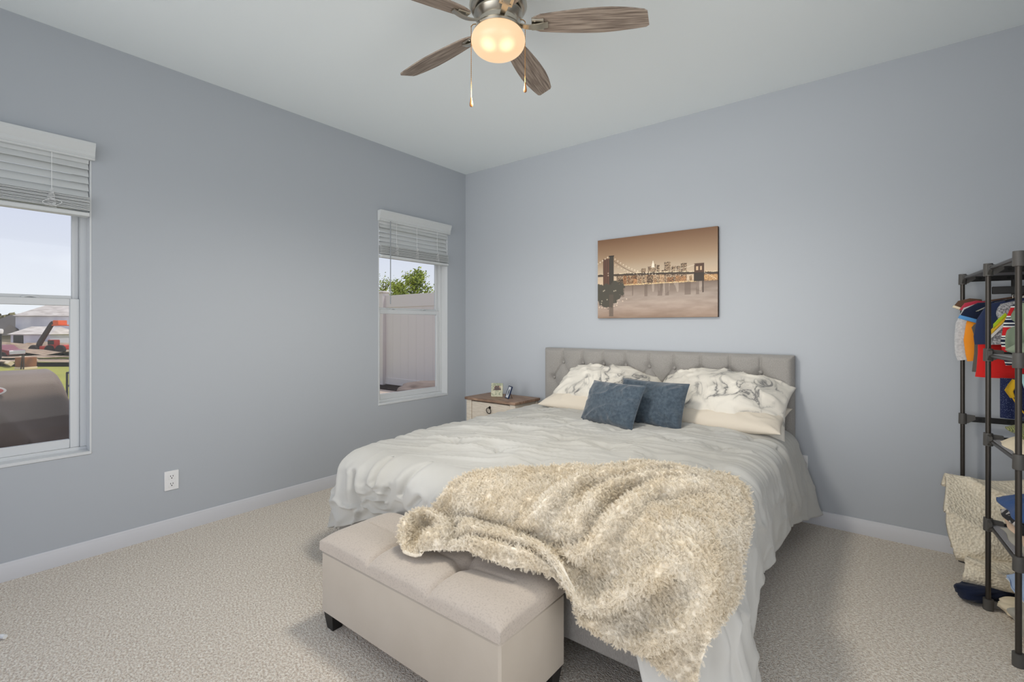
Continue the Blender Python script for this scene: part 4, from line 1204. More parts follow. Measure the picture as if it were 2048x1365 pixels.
def garment(s, hw, L, m, label, cat='shirt', sleeve='short', sm=None, cuff=None, zn=1.440, yaw=0, w0=.20, th=.016, name='shirt', seed=1, side=-1, drop=0, flare=.0, extra=None):
    r = thing(name, tuple(rw(w0, s, zn)), label, cat, 'children\'s clothes on the rack', RZ + R(yaw))
    zs = [0, -.006, -.018, -.034, -.050, -.068, -.09, -.13, -.18, -.24, -.30, -.36, -.42]
    zs = [z for z in zs if z > -L] + [-L]
    prof = lambda z: np.interp(-z, [0, .004, .018, .034, .050, .09, L * .6, L], [.035, .055, hw * .60, hw * .86, hw * .92, hw * .86, hw * .86, hw * (.92 + flare)])
    n = 36; P = np.zeros((len(zs), n, 3))
    for i, z in enumerate(zs):
        b = prof(z); t = th * (.55 + .45 * sstep(0, -.1, z)) * (1 + .9 * sstep(-.12, -L, z))
        for k in range(n):
            q = 2 * math.pi * k / n; cx, cy = math.cos(q), math.sin(q)
            x = b * np.sign(cx) * abs(cx) ** .7; y = t * np.sign(cy) * abs(cy) ** .8
            wv = .010 * math.sin(x * 38 + seed) * float(sstep(-.05, -.3, z)) + .006 * vnoise(x * 20, z * 12, seed)
            P[i, k] = (x, y + wv, z + drop * x * float(sstep(0, -.1, z)) + .006 * vnoise(x * 9, 0, seed + 5) * float(sstep(-.2, -L, z)))
    mb = MB(); mb.grid(P, wrap=True); mb.add(P[0], [tuple(range(n))])
    inn = P[-1] * np.array([.96, .6, 1]) + np.array([0, 0, .02]); mb.grid(np.stack([P[-1], inn], 0), wrap=True)
    mb.build('body', m, r, local=True, smooth=60)
    if sleeve:
        for sg in (-1, 1):
            if sleeve == 'short':
                pts = [(hw - .070, 0, -.042), (hw - .035, 0, -.052), (hw + .0, 0, -.078), (hw + .012, 0, -.110)]; rs = [.026, .036, .040, .042]
            elif sleeve == 'cap':
                pts = [(hw - .080, 0, -.030), (hw - .040, 0, -.036), (hw - .012, 0, -.048), (hw - .002, 0, -.068)]; rs = [.020, .034, .042, .042]
            elif sleeve == 'elbow':
                pts = [(hw - .070, 0, -.042), (hw - .030, 0, -.060), (hw - .004, 0, -.12), (hw + .004, 0, -.19), (hw + .002, 0, -.225)]; rs = [.028, .042, .047, .046, .044]
            else:
                pts = [(hw - .070, 0, -.042), (hw - .035, 0, -.062), (hw - .012, 0, -.13), (hw - .004, 0, -.21), (hw - .006, 0, -.28), (hw - .012, 0, -.315)]; rs = [.026, .036, .037, .035, .033, .030]
            sb = MB(); tb = MB(); tb.tube([(sg * a, b, c) for a, b, c in pts], rs, 18)
            f2 = lambda v_: [(x, y * .42 + .008 * math.sin(z * 40 + seed) , z) for x, y, z in v_]
            sb.add(f2(tb.v), tb.f)
            so = sb.build('sleeve', sm or m, r, local=True, smooth=60)
            if cuff:
                a, b = Vector((sg * pts[-2][0], 0, pts[-2][2])), Vector((sg * pts[-1][0], 0, pts[-1][2]))
                tb = MB(); tb.tube([a.lerp(b, .55), a.lerp(b, 1.06)], [rs[-1] * 1.05, rs[-1] * 1.06], 18)
                cb = MB(); cb.add(f2(tb.v), tb.f); cb.build('cuff', cuff, so, local=True, smooth=60)
    if extra: extra(r, hw, L)
    return r

def hoodie_extra(r, hw, L):
    mb = MB(); mb.tube([(-.07, -.012, -.02), (-.05, -.028, -.045), (0, -.034, -.075), (.05, -.028, -.045), (.07, -.012, -.02)], [.014, .020, .022, .020, .014], 10); mb.build('hood', K['sage'], r, local=True)
    mb = MB(); mb.tube([(-.015, -.030, -.08), (-.055, -.034, -.17), (-.085, -.036, -.30)], .0035, 6); mb.tube([(-.055, -.034, -.17), (-.02, -.036, -.24), (.01, -.036, -.31)], .0035, 6); mb.build('seam', K['sage'], r, local=True)
def band_extra(r, hw, L):
    for k, c in enumerate((K['lime'], K['yellowc'], K['whitec'])):
        mb = MB(); o_ = .030 * k
        P = np.array([[(-hw * (.62 + .05 * k) - .020 * j, y, -.050 - o_ - .026 * j) for y in (-.030, .030)] for j in range(4)])
        Q = P.copy(); Q[..., 2] -= .022
        g = np.concatenate([P, Q[:, ::-1]], 1); mb.grid(g, wrap=True); mb.add(g[0], [(0, 1, 2, 3)]); mb.add(g[-1], [(0, 1, 2, 3)]); mb.build('shoulder_band', c, r, local=True)

cl = [
 (.500, .150, .33, 'sage', 'sage green hooded jacket hanging nearest on the rack rod', dict(sleeve='long', extra=hoodie_extra, name='jacket', cat='jacket', w0=.250, th=.024)),
 (.535, .165, .37, 'stripes', 'red, white and navy striped shirt hanging just behind the sage jacket', dict(sleeve='long', w0=.255)),
 (.570, .175, .20, 'heather', 'heather grey fuzzy top hanging next behind the striped shirt', dict(sleeve='elbow', name='sweater', cat='sweater', w0=.245)),
 (.605, .190, .22, 'navyc', 'navy shirt with lime, yellow and white shoulder bands', dict(sleeve='elbow', extra=band_extra, w0=.215)),
 (.640, .150, .25, 'redc', 'bright red shirt hanging lowest on the rack rod', dict(sleeve=None, w0=.130, zn=1.300)),
 (.675, .160, .27, 'charcoal', 'dark grey shirt hanging behind the red shirt', dict(sleeve=None, w0=.130, zn=1.345)),
 (.710, .195, .20, 'darknavy', 'dark navy shirt with light blue sleeve bands', dict(sleeve='short', cuff='lblue', w0=.190)),
 (.780, .190, .28, 'palegrey', 'pale grey shirt with orange sleeves', dict(sleeve='long', sm='orange', w0=.190)),
 (.820, .200, .30, 'palegrey', 'pale grey sweatshirt hanging lowest next to the far rack post', dict(sleeve='long', name='sweater', cat='sweater', w0=.172)),
 (.860, .205, .20, 'pinkred', 'pinkish red top peeking out between brown and navy clothes', dict(sleeve='cap', w0=.205)),
 (.905, .225, .22, 'brownc', 'brown top hanging farthest back, its shoulder poking out left', dict(sleeve='cap', w0=.210, cuff='creamc', zn=1.455)),
]
for i, (s, hw, L, m, lab, kw) in enumerate(cl):
    for q in ('sm', 'cuff'):
        if isinstance(kw.get(q), str): kw[q] = K[kw[q]]
    garment(s, hw, L, K[m], lab, seed=i * 3 + 1, yaw=(-6, 3, -5, 5, -3, 2, -6, 4, -2, 5, -3, 6)[i], **kw)

def hanger(s, w0=.20):
    r = thing('clothes_hanger', tuple(rw(w0, s, 1.440)), 'wire clothes hanger on the rack rod', 'hanger', 'wire hangers on the rack rod', RZ)
    mb = MB(); P = [(0, 0, -.006), (0, 0, .010)]
    for k in range(11):
        q = R(-90 + 24 * k); P.append((.0165 * math.cos(q) , 0, .029 + .0165 * math.sin(q)))
    mb.tube(P, .0017, 8); mb.build('hook', K['nickel'], r, local=True)
    mb = MB(); mb.tube([(-.13, 0, -.065), (-.06, 0, -.022), (0, 0, -.004), (.06, 0, -.022), (.13, 0, -.065)], .0022, 8); mb.build('shoulder_wire', K['nickel'], r, local=True)
    return r
h0 = hanger(.500, .225)
for s, w0 in [(c[0], c[5].get('w0', .20)) for c in cl[1:]]:
    c_ = copy_tree(h0); c_.location = rw(w0, s, 1.440)

# clothes hanging lower, from the lower shelf rail
def jersey():
    r = thing('sports_jersey', tuple(rw(.14, .52, 1.06)), 'navy mesh jersey with a mustard strap hanging below the other clothes', 'jersey', rz=RZ)
    n = 24; zs = np.linspace(0, -.185, 9); P = np.zeros((9, n, 3))
    for i, z in enumerate(zs):
        for k in range(n):
            q = 2 * math.pi * k / n
            x = .085 * np.sign(math.cos(q)) * abs(math.cos(q)) ** .6; y = .016 * math.sin(q) + .006 * math.sin(x * 50)
            P[i, k] = (x, y, z)
    mb = MB().grid(P, wrap=True); mb.add(P[0], [tuple(range(n))]); mb.add(P[-1], [tuple(range(n))]); mb.build('body', K['mesh'], r, local=True)
    mb = MB(); mb.tube([(-.040, -.022, -.005), (-.062, -.026, -.055), (-.050, -.026, -.085)], [.016, .017, .010], 10, flat=.4); mb.tube([(-.060, -.028, -.06), (-.035, -.03, -.12), (-.005, -.03, -.165)], .003, 8)
    mb.build('strap', K['mustard'], r, local=True)
jersey()
def hang_panel(name, w0, s, z1, z0, hw, m, label, cat, seed, th=.012):
    n = 26; zs = np.linspace(0, z0 - z1, 9); P = np.zeros((9, n, 3))
    for i, z in enumerate(zs):
        for k in range(n):
            q = 2 * math.pi * k / n; x = hw * np.sign(math.cos(q)) * abs(math.cos(q)) ** .6
            P[i, k] = (x * (1 - .15 * i / 8 * (seed % 3)), th * math.sin(q) + .006 * math.sin(x * 60 + seed), z)
    mb = MB().grid(P, wrap=True); mb.add(P[0], [tuple(range(n))]); mb.add(P[-1], [tuple(range(n))])
    o = mb.build(name, m, local=False, loc=None)
    o.location = rw(w0, s, z1); o.rotation_euler = (0, 0, RZ)
    tag(o, label, cat, 'children\'s clothes on the rack')
hang_panel('cloth', .16, .485, 1.085, 1.020, .052, K['aqua'], 'small aqua cloth hanging in front of the navy jersey', 'cloth', 2, .01)
hang_panel('trousers', .205, .47, 1.14, .82, .032, K['greygreen'], 'grey-green trousers hanging beside the navy jersey', 'trousers', 3, .014)

# ------------------------------------------------------------------ folded clothes on the shelves
def folded(w0, s0, z0, W, D, T, m, label, seed, cat='folded clothes', name='folded_shirt', rz=0, droop=0):
    n = 30; t = np.linspace(-1, 1, n); U, V = np.meshgrid(t, t, indexing='ij')
    sh = lambda q: np.sign(q) * (1 - (1 - np.abs(q)) ** 1.6)
    X = W / 2 * sh(U); Y = D / 2 * sh(V)
    e = np.clip((1 - np.abs(sh(U)) ** 5) * (1 - np.abs(sh(V)) ** 5), 0, 1) ** .5
    cr = .10 * T * vnoise(X * 22, Y * 22, seed) + .12 * T * (1 - np.abs(vnoise(X * 9 + 3, Y * 14, seed + 2))) ** 3
    lip = .006 * np.sin(np.arctan2(V, U) * 7 + seed)
    dr = -droop * sstep(-.2, -1, U)
    top = np.stack([X + lip * np.abs(U), Y + lip * np.abs(V), T / 2 + T / 2 * e + cr * e + dr], -1)
    bot = np.stack([X + lip * np.abs(U), Y + lip * np.abs(V), T / 2 - T / 2 * e * .96 + dr * .8], -1)
    # a fold line around the edge, as of cloth folded over itself
    mb = MB().grid(top); mb.grid(bot, flip=True)
    o = mb.build(name, m, smooth=0); o.location = rw(w0, s0, z0); o.rotation_euler = (0, 0, RZ + R(rz))
    return tag(o, label, cat, 'folded clothes on the rack shelves')
G = 'folded clothes'
folded(.195, .235, .788, .36, .30, .050, K['creamc'], 'cream garment sagging off the shelf below the olive knit', 3, droop=.035)
folded(.210, .250, .838, .33, .30, .050, K['stripeknit'], 'olive ribbed knit folded on the upper shelf stack', 5, droop=.012)
folded(.225, .220, .886, .29, .26, .034, K['darknavy'], 'dark navy garment folded on top of the olive knit', 6)
folded(.215, .230, .398, .37, .34, .036, K['greyc'], 'grey garment at the bottom of the stack under the blue denim', 8, droop=.02)
folded(.210, .230, .434, .35, .33, .036, K['peach'], 'peach garment folded above the grey one in the lower stack', 9, droop=.012)
folded(.205, .240, .470, .36, .32, .048, K['paisley'], 'black and white patterned garment folded under the blue denim', 10, droop=.018)
folded(.205, .235, .517, .38, .33, .062, K['denim'], 'blue denim garment folded on top of the lower shelf stack', 11, droop=.02)
folded(.215, .230, 1.177, .34, .32, .055, K['sage'], 'sage green garment folded on the shelf below the hanging clothes', 12, droop=.008)
folded(.215, .230, .160, .34, .30, .055, K['whitec'], 'white linen folded on the grey bag at the foot of the rack', 14)
folded(.205, .215, .214, .33, .30, .060, K['skyc'], 'pale sky-blue garment folded over the pile under the lowest shelf', 15, droop=.05)

def lump(name, c, size, m, label, cat, seed, rz=0, p=2.6, group=None, wr=.010):
    nu, nv = 56, 34
    P = np.zeros((nv, nu, 3))
    for i in range(nv):
        ph = -math.pi / 2 + math.pi * i / (nv - 1)
        for k in range(nu):
            th = 2 * math.pi * k / nu
            f = lambda c_, e_: math.copysign(abs(c_) ** e_, c_)
            e2 = 2 / p
            d = np.array([f(math.cos(ph), e2) * f(math.cos(th), e2), f(math.cos(ph), e2) * f(math.sin(th), e2), f(math.sin(ph), e2)])
            rr_ = 1 + wr * 8 * vnoise(d[0] * 2 + seed, d[1] * 2 + d[2] * 3, seed) - wr * 6 * float((1 - abs(vnoise(d[0] * 2.5, d[2] * 4 + d[1] * 2, seed + 4))) ** 4)
            P[i, k] = d * np.array(size) / 2 * rr_
    P[..., 2] = np.maximum(P[..., 2], -size[2] / 2 * .98)
    o = MB().grid(P, wrap=True).build(name, m, smooth=0)
    o.location = c; o.rotation_euler = (0, 0, rz)
    return tag(o, label, cat, group)
lump('canvas_bag', rw(.235, .205, .085), (.42, .34, .17), K['greyc'], 'soft grey canvas bag slumped on the carpet at the foot of the rack', 'bag', 4, RZ)
lump('folded_trousers', (3.915, -.535, .042), (.27, .12, .08), K['darknavy'], 'dark navy garment stuffed on the carpet under the beige sherpa heap', 'folded clothes', 6, R(42), 3.2)
lump('folded_shirt', rw(.155, .455, .036), (.26, .13, .07), K['creamc'], 'crumpled cream garment on the carpet beside the middle rack post', 'folded clothes', 9, R(20), 3)

# ------------------------------------------------------------------ sherpa heap behind the rack
def sherpa_heap():
    x0, x1 = 3.775, 4.46
    NX, NP = 90, 70
    def surf(prof, seed, xa, xb, hang=.0):
        pr_ = np.array(prof); d = np.concatenate([[0], np.cumsum(np.hypot(*np.diff(pr_, axis=0).T))]); t = np.linspace(0, d[-1], NP)
        yy = np.interp(t, d, pr_[:, 0]); zz = np.interp(t, d, pr_[:, 1])
        for _ in range(10):
            yy[1:-1] = (yy[:-2] + 2 * yy[1:-1] + yy[2:]) / 4; zz[1:-1] = (zz[:-2] + 2 * zz[1:-1] + zz[2:]) / 4
        u = np.linspace(0, 1, NX); P = np.zeros((NX, NP, 3))
        tt = t / d[-1]
        for i, a in enumerate(u):
            sag = 1 + .10 * a - .05 * math.sin(a * 7)
            P[i, :, 0] = xa + (xb - xa) * a + (.030 * tt - .012 * np.sin(tt * 9 + seed)) * (1 - a) + .02 * tt * math.sin(a * 5)
            rid = .050 * (1 - np.abs(vnoise(a * 1.3 + tt * 1.6, tt * 3.4 - a * 1.6, seed))) ** 3 + .006 * vnoise(a * 5, tt * 5, seed + 2)
            P[i, :, 1] = yy - rid - .02 * math.sin(a * 4 + seed)
            P[i, :, 2] = zz * sag + .5 * rid
        P[..., 1] = np.minimum(P[..., 1], -.03)
        P[..., 2] = np.maximum(P[..., 2], .035)
        return P
    up = surf([(-.165, .42), (-.162, .47), (-.19, .505), (-.26, .485), (-.36, .41), (-.43, .30), (-.47, .20), (-.455, .125), (-.40, .105), (-.33, .12)], 3, x0, x1)
    lo = surf([(-.25, .16), (-.38, .185), (-.50, .175), (-.575, .125), (-.565, .075), (-.49, .055), (-.35, .06)], 8, x0 + .045, x1)
    mb = MB().grid(up); mb.grid(lo)
    o = mb.build('sherpa_blanket', K['sherpa2'], smooth=0, loc=(4.1, -.3, .3))
    s = o.modifiers.new('thickness', 'SOLIDIFY'); s.thickness = .03; s.offset = -1
    tag(o, 'beige sherpa blanket folded in a thick heap on the floor behind the rack', 'blanket')
sherpa_heap()

# small white cord end on the carpet at the left edge
mb = MB(); d = Vector((-.115, -.06, 0)).normalized()
p0 = Vector((.668, -3.452, .012))
mb.tube([p0, p0 + d * .022], [.0085, .0085], 14); mb.tube([p0 + d * .022, p0 + d * .03, p0 + d * .16, p0 + d * .30 + Vector((0, .02, 0))], [.0065, .0062, .0062, .0062], 12)
tag(mb.build('cable', K['cord'], loc=tuple(p0)), 'white cable end lying on the carpet at the left edge', 'cable')
#@PART5
# ------------------------------------------------------------------ outside
FWD = Vector((-math.sin(R(38.15)), math.cos(R(38.15)), 0)); RGT = Vector((math.cos(R(38.15)), math.sin(R(38.15)), 0))
def out_at(u, dist, z=0):
    """spot on the site: bearing u as a pixel column from the tripod, distance along the view, height z"""
    p = CAM + FWD * dist + RGT * ((u - 1024) / 961 * dist); return Vector((p.x, p.y, z))
def zground(d):
    return float(np.interp(d, [0, 6, 9, 16, 22, 30, 40, 52, 75, 110, 160, 400], [-.16, -.16, -.22, -.36, -.60, -.98, -1.50, -2.05, -2.95, -2.6, -2.4, -1.5]))
K['grass'] = mat('spring_grass', srgb(162, 156, 64), .95, srgb(134, 134, 54), .6, 8, contrast=(.35, .65), bump=.6, bscale=6, bdist=.05)
K['dirt'] = mat('rubble_dirt', srgb(176, 152, 128), .95, srgb(128, 106, 88), 1.2, 10, contrast=(.35, .65), bump=.8, bscale=3, bdist=.2)
K['concrete'] = mat('patio_concrete', srgb(196, 178, 164), .9, srgb(180, 162, 148), 2, 8, bump=.15, bscale=30, bdist=.004)
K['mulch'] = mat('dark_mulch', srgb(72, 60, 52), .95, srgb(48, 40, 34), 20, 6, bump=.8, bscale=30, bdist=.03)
K['fence'] = mat('fence_vinyl', srgb(216, 206, 200), .5, spec=.3)
K['cover'] = mat('grill_cover', srgb(134, 118, 108), .6, srgb(116, 101, 92), 3, 6, bump=.12, bscale=60, bdist=.003, spec=.35)
K['ovalred'] = mat('badge_red', srgb(206, 104, 100), .5); K['ovalwhite'] = mat('badge_white', srgb(232, 226, 222), .5)
K['rail'] = mat('black_rail', srgb(30, 28, 28), .5)
K['roofpaper'] = mat('roof_underlay', srgb(206, 196, 188), .9, srgb(170, 158, 150), .5, 8, (1, 1, 6), contrast=(.4, .7))
K['housewrap'] = mat('white_house_wrap', srgb(222, 218, 224), .8, srgb(196, 192, 204), .35, 3)
K['wrapmark'] = mat('wrap_print', srgb(120, 96, 120), .8)
K['greyroof'] = mat('grey_shingles', srgb(96, 90, 86), .9, srgb(78, 72, 70), 2, 6)
K['taupewall'] = mat('taupe_siding', srgb(142, 132, 124), .9)
K['framing'] = mat('raw_framing', srgb(196, 150, 96), .9)
K['machred'] = mat('machine_red', srgb(190, 58, 46), .5); K['machorange'] = mat('machine_orange', srgb(224, 104, 58), .5); K['boom'] = mat('dark_boom', srgb(58, 48, 44), .6); K['tyre'] = mat('tyre', srgb(40, 34, 32), .9)
K['truckred'] = mat('truck_red', srgb(126, 40, 44), .35, coat=.4); K['truckglass'] = mat('truck_glass', srgb(46, 44, 48), .15); K['chrome'] = mat('chrome_trim', srgb(200, 200, 204), .3, metal=.7)
K['brick'] = mat('stacked_brick', srgb(146, 96, 66), .9, srgb(104, 66, 46), 3, 4, contrast=(.4, .6), bump=.4, bscale=6, bdist=.05)
K['lumber'] = mat('pale_lumber', srgb(222, 200, 168), .9)
K['bark'] = mat('tree_bark', srgb(92, 78, 64), .9); K['leaf'] = mat('fresh_leaves', srgb(168, 178, 66), .7, srgb(116, 130, 50), 3, 4, contrast=(.4, .6)); K['leaf2'] = mat('olive_leaves', srgb(134, 126, 84), .8, srgb(104, 94, 64), .4, 4)

def ground(name, pts_u, d0, d1, m, kind='structure', nd=24, nu=12, dz=0, rough=0):
    P = np.zeros((nd, nu, 3))
    for i, dd in enumerate(np.geomspace(d0, d1, nd)):
        for j, u in enumerate(np.linspace(pts_u[0], pts_u[1], nu)):
            p = out_at(u, dd); P[i, j] = (p.x, p.y, zground(dd) + dz + rough * vnoise(p.x * .3, p.y * .3, 3))
    o = MB().grid(P).build(name, m, smooth=0); o['kind'] = kind
    return o
ground('lawn_ground', (-2600, 1200), 4.2, 420, K['grass'], nd=60, nu=40)
def patch(name, d0, d1, u0, u1, m, dz, rough):
    o = ground(name, (u0, u1), d0, d1, m, nd=14, nu=40, dz=dz, rough=rough); return o
patch('dirt_ground', 23.5, 32, -900, 640, K['dirt'], .16, .10)
patch('rubble_ground', 38, 48, -900, 640, K['dirt'], .25, .15)
patch('building_site_ground', 58, 104, -900, 640, K['dirt'], .5, .5)
o = MB().box((-5.95, -9, -.30), (-.14, 3.05, -.13), .01).build('patio_floor', K['concrete']); o['kind'] = 'structure'
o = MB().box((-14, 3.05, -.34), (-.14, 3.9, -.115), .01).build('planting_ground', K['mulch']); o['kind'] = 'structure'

# vinyl privacy fence beyond the corner window
FY2 = 3.60
fr = thing('vinyl_fence', (-6, FY2, -.13), 'tall white vinyl privacy fence seen through the window near the corner', 'fence')
for a, b in ((-6.10, -.3), (-9.6, -6.30)):
    MB().box((a, FY2 - .015, .0), (b, FY2 + .015, 1.80), .003).build('panel', K['fence'], fr)
    mb = MB(); n_ = int((b - a) / .28)
    P = np.array([[(a + .28 * k - .004, FY2 - .0155, .05), (a + .28 * k, FY2 - .0185, .05), (a + .28 * k + .004, FY2 - .0155, .05)] for k in range(1, n_)])
    for q in P:
        T_ = q + np.array([0, 0, 1.70]); mb.grid(np.stack([q, T_], 0))
    mb.build('panel_groove', K['fence'], fr)
    MB().box((a, FY2 - .03, 1.76), (b, FY2 + .03, 2.05), .004).build('top_rail', K['fence'], fr)
    MB().box((a, FY2 - .03, -.10), (b, FY2 + .03, .06), .004).build('bottom_rail', K['fence'], fr)
for x in (-6.20, -9.70):
    MB().box((x - .10, FY2 - .10, -.13), (x + .10, FY2 + .10, 2.12), .004).build('post', K['fence'], fr)
    mb = MB(); mb.box((x - .13, FY2 - .13, 2.12), (x + .13, FY2 + .13, 2.16), .01); mb.build('post_cap', K['fence'], fr)

def tree(u, dist, ztop, zlow, rad, label, nleaf, leaf, name='leafy_tree', seed=1, size=.10, spread=1.0):
    b = out_at(u, dist, zground(dist)); r_ = np.random.default_rng(seed)
    r = thing(name, tuple(b), label, 'tree', 'young trees beyond the fence')
    mb = MB(); mb.tube([b, b + Vector((.03, 0, (zlow - b.z) * .6)), Vector((b.x, b.y, zlow + (ztop - zlow) * .75))], [.09, .06, .015], 8)
    tips = []
    for k in range(26):
        t = r_.random(); z0 = zlow + (ztop - zlow) * (.05 + .75 * t); a = r_.random() * 6.28; L = rad * (1.05 - .75 * t) * (.6 + .4 * r_.random())
        p0 = Vector((b.x, b.y, z0)); p1 = p0 + Vector((math.cos(a) * L, math.sin(a) * L, L * .75 + .1))
        mb.tube([p0, p0.lerp(p1, .5) + Vector((0, 0, -.03)), p1], [.02, .012, .004], 5); tips.append((p0, p1))
    mb.build('branches', K['bark'], r)
    lm = MB()
    V = []; Fc = []
    for k in range(nleaf):
        p0, p1 = tips[r_.integers(len(tips))]; t = .25 + .85 * r_.random()
        c = p0.lerp(p1, t) + Vector(r_.normal(0, .085 * spread, 3))
        n = Vector(r_.normal(0, 1, 3)).normalized(); a = n.orthogonal().normalized(); bb = n.cross(a); s = size * (.6 + .7 * r_.random())
        i0 = len(V); V += [c - a * s * .5, c + bb * s * .28 + n * s * .08, c + a * s * .5, c - bb * s * .28 + n * s * .08]; Fc.append((i0, i0 + 1, i0 + 2, i0 + 3))
    lm.add(V, Fc); lm.build('foliage', leaf, r, smooth=0)
tree(828, 15.0, 3.15, 1.3, .80, 'leafy green tree rising highest above the white fence', 2600, K['leaf'], seed=3, size=.085)
tree(796, 17.6, 3.0, 1.3, .85, 'low bushy tree in the middle of the trees above the fence', 2400, K['leaf'], seed=5, size=.09)
tree(766, 20.5, 3.6, 1.4, .95, 'sparse budding tree behind the fence post, left of the leafy trees', 700, K['leaf'], seed=9, size=.08, spread=1.4)

# covered grill on the patio, close to the window
def grill():
    r = thing('barbecue_grill', (-1.25, -3.75, -.13), 'barbecue grill under a dark brown fitted cover outside the large window', 'grill')
    ya, yb, xa, xb = -4.75, -2.930, -1.52, -.86
    # the cover as cross-sections along y: a rounded top, then the skirt
    NY, NS = 110, 72
    P = np.zeros((NY, NS, 3))
    for i in range(NY):
        t = i / (NY - 1); y = ya + (yb - ya) * t
        near = sstep(.0, .05, t) * sstep(1, .90, t)
        zt = .985 + .0 * t - .30 * (1 - sstep(1, .925, t)) * 0
        drop = .36 * float(sstep(.915, 1.0, t)) ** 1.3
        for k in range(NS):
            s = k / (NS - 1)
            # path: back hem -> up -> over the top -> down the front (towards the house)
            pts = np.array([(xa - .02, -.10), (xa, .55), (xa + .03, .80), (xa + .16, .965), (xa + .34, 1.0), (xb - .10, .985), (xb - .02, .93), (xb + .01, .78), (xb + .035, .5), (xb + .05, -.10)])
            d = np.concatenate([[0], np.cumsum(np.hypot(*np.diff(pts, axis=0).T))]); q = s * d[-1]
            x = np.interp(q, d, pts[:, 0]); z = np.interp(q, d, pts[:, 1])
            z = z - drop * max(0, (z - .25)) / .75
            low = float(sstep(.95, .4, z))
            fold = .050 * low * float(vnoise(y * 4.5 + z * 2.0, z * 2.2 - y, 5)) + .055 * float((1 - abs(vnoise(y * 2.6 + z * 1.6, z * 1.7 + 3, 9))) ** 4) * float(sstep(1.0, .8, z))
            P[i, k] = (x + fold * (1 if s > .5 else -1), y, z)
    mb = MB().grid(P); mb.add(P[0], [tuple(range(NS))]); mb.add(P[-1], [tuple(range(NS))])
    mb.build('cover', K['cover'], r, smooth=0)
    # oval badge sewn on the front
    c = (xb + .006, -3.43, .895); mb = MB()
    ov = lambda ry, rz, dx: [(c[0] + dx + (.92 - c[2] - rz * math.sin(a)) * .0, c[1] + ry * math.cos(a), c[2] + rz * math.sin(a)) for a in np.linspace(0, 2 * math.pi, 40, endpoint=False)]
    mb.prism(ov(.125, .036, 0), (.006, 0, 0)); b = mb.build('badge', K['ovalwhite'], r)
    mb = MB(); mb.prism(ov(.112, .027, .006), (.002, 0, 0)); mb.build('badge_field', K['ovalred'], b)
    mb = MB(); mb.tube([(c[0] + .009, c[1] - .084 + .0060 * k, c[2] + .010 * math.sin(k * 1.7)) for k in range(29)], .0022, 6); mb.build('badge_lettering', K['ovalwhite'], b)
    return r, b
grill()

# black patio railing at the right of the large window
r = thing('patio_railing', tuple(out_at(150, 6.2, -.16)), 'thin black metal railing beyond the grill, at the right of the large window', 'railing')
a, b = out_at(134, 6.2), out_at(260, 8.0)
for z in (.70, .53, -.05): MB().tube([Vector((a.x, a.y, z)), Vector((b.x, b.y, z))], .014, 8).build('rail', K['rail'], r)
for k in range(7):
    p = a.lerp(b, k / 6); MB().tube([Vector((p.x, p.y, -.16)), Vector((p.x, p.y, .53 if k else .70))], .012, 8).build('baluster', K['rail'], r)

# brick pallet, lumber
d = 21.0; c = out_at(52, d, zground(d))
r = thing('brick_pallet', tuple(c), 'square stack of brown bricks on the lawn just above the grill cover', 'brick stack', rz=R(30))
MB().box((-.26, -.26, .0), (.26, .26, .10), .01).build('pallet', K['lumber'], r, local=True)
MB().box((-.25, -.25, .10), (.25, .25, .52), .02).build('bricks', K['brick'], r, local=True)
mb = MB(); mb.tube([(.10, -.27, .0), (.22, -.30, .62)], .02, 6); mb.tube([(.24, -.27, .0), (.27, -.28, .66)], .02, 6); mb.build('leaning_stake', K['boom'], r, local=True)
for k, (u0, u1, v0) in enumerate(((34, 74, 33.0), (40, 62, 44.5), (2, 22, 27))):
    p0, p1 = out_at(u0, v0, zground(v0) + .16), out_at(u1, v0 - 5, zground(v0 - 5) + .20)
    o = MB().tube([p0, p1], .12, 4).build('lumber_board', K['lumber'], loc=tuple(p0))
    tag(o, ('pale board lying across the rubble in front of the red truck', 'short pale board on the far grass left of the red telehandler', 'pale board at the near edge of the rubble')[k], 'board', 'boards on the building site')

# lamp post
d = 30.0; b = out_at(1.5, d, zground(d))
r = thing('lamp_post', tuple(b), 'slim dark lamp post with a pale head at the left edge of the large window', 'lamp post')
MB().tube([b, b + Vector((0, 0, 1.85))], .045, 10).build('pole', K['rail'], r)
MB().lathe([(0, 1.82), (.10, 1.84), (.13, 2.02), (.09, 2.12), (0, 2.14)], b, 12).build('lamp_head', K['ovalwhite'], r)

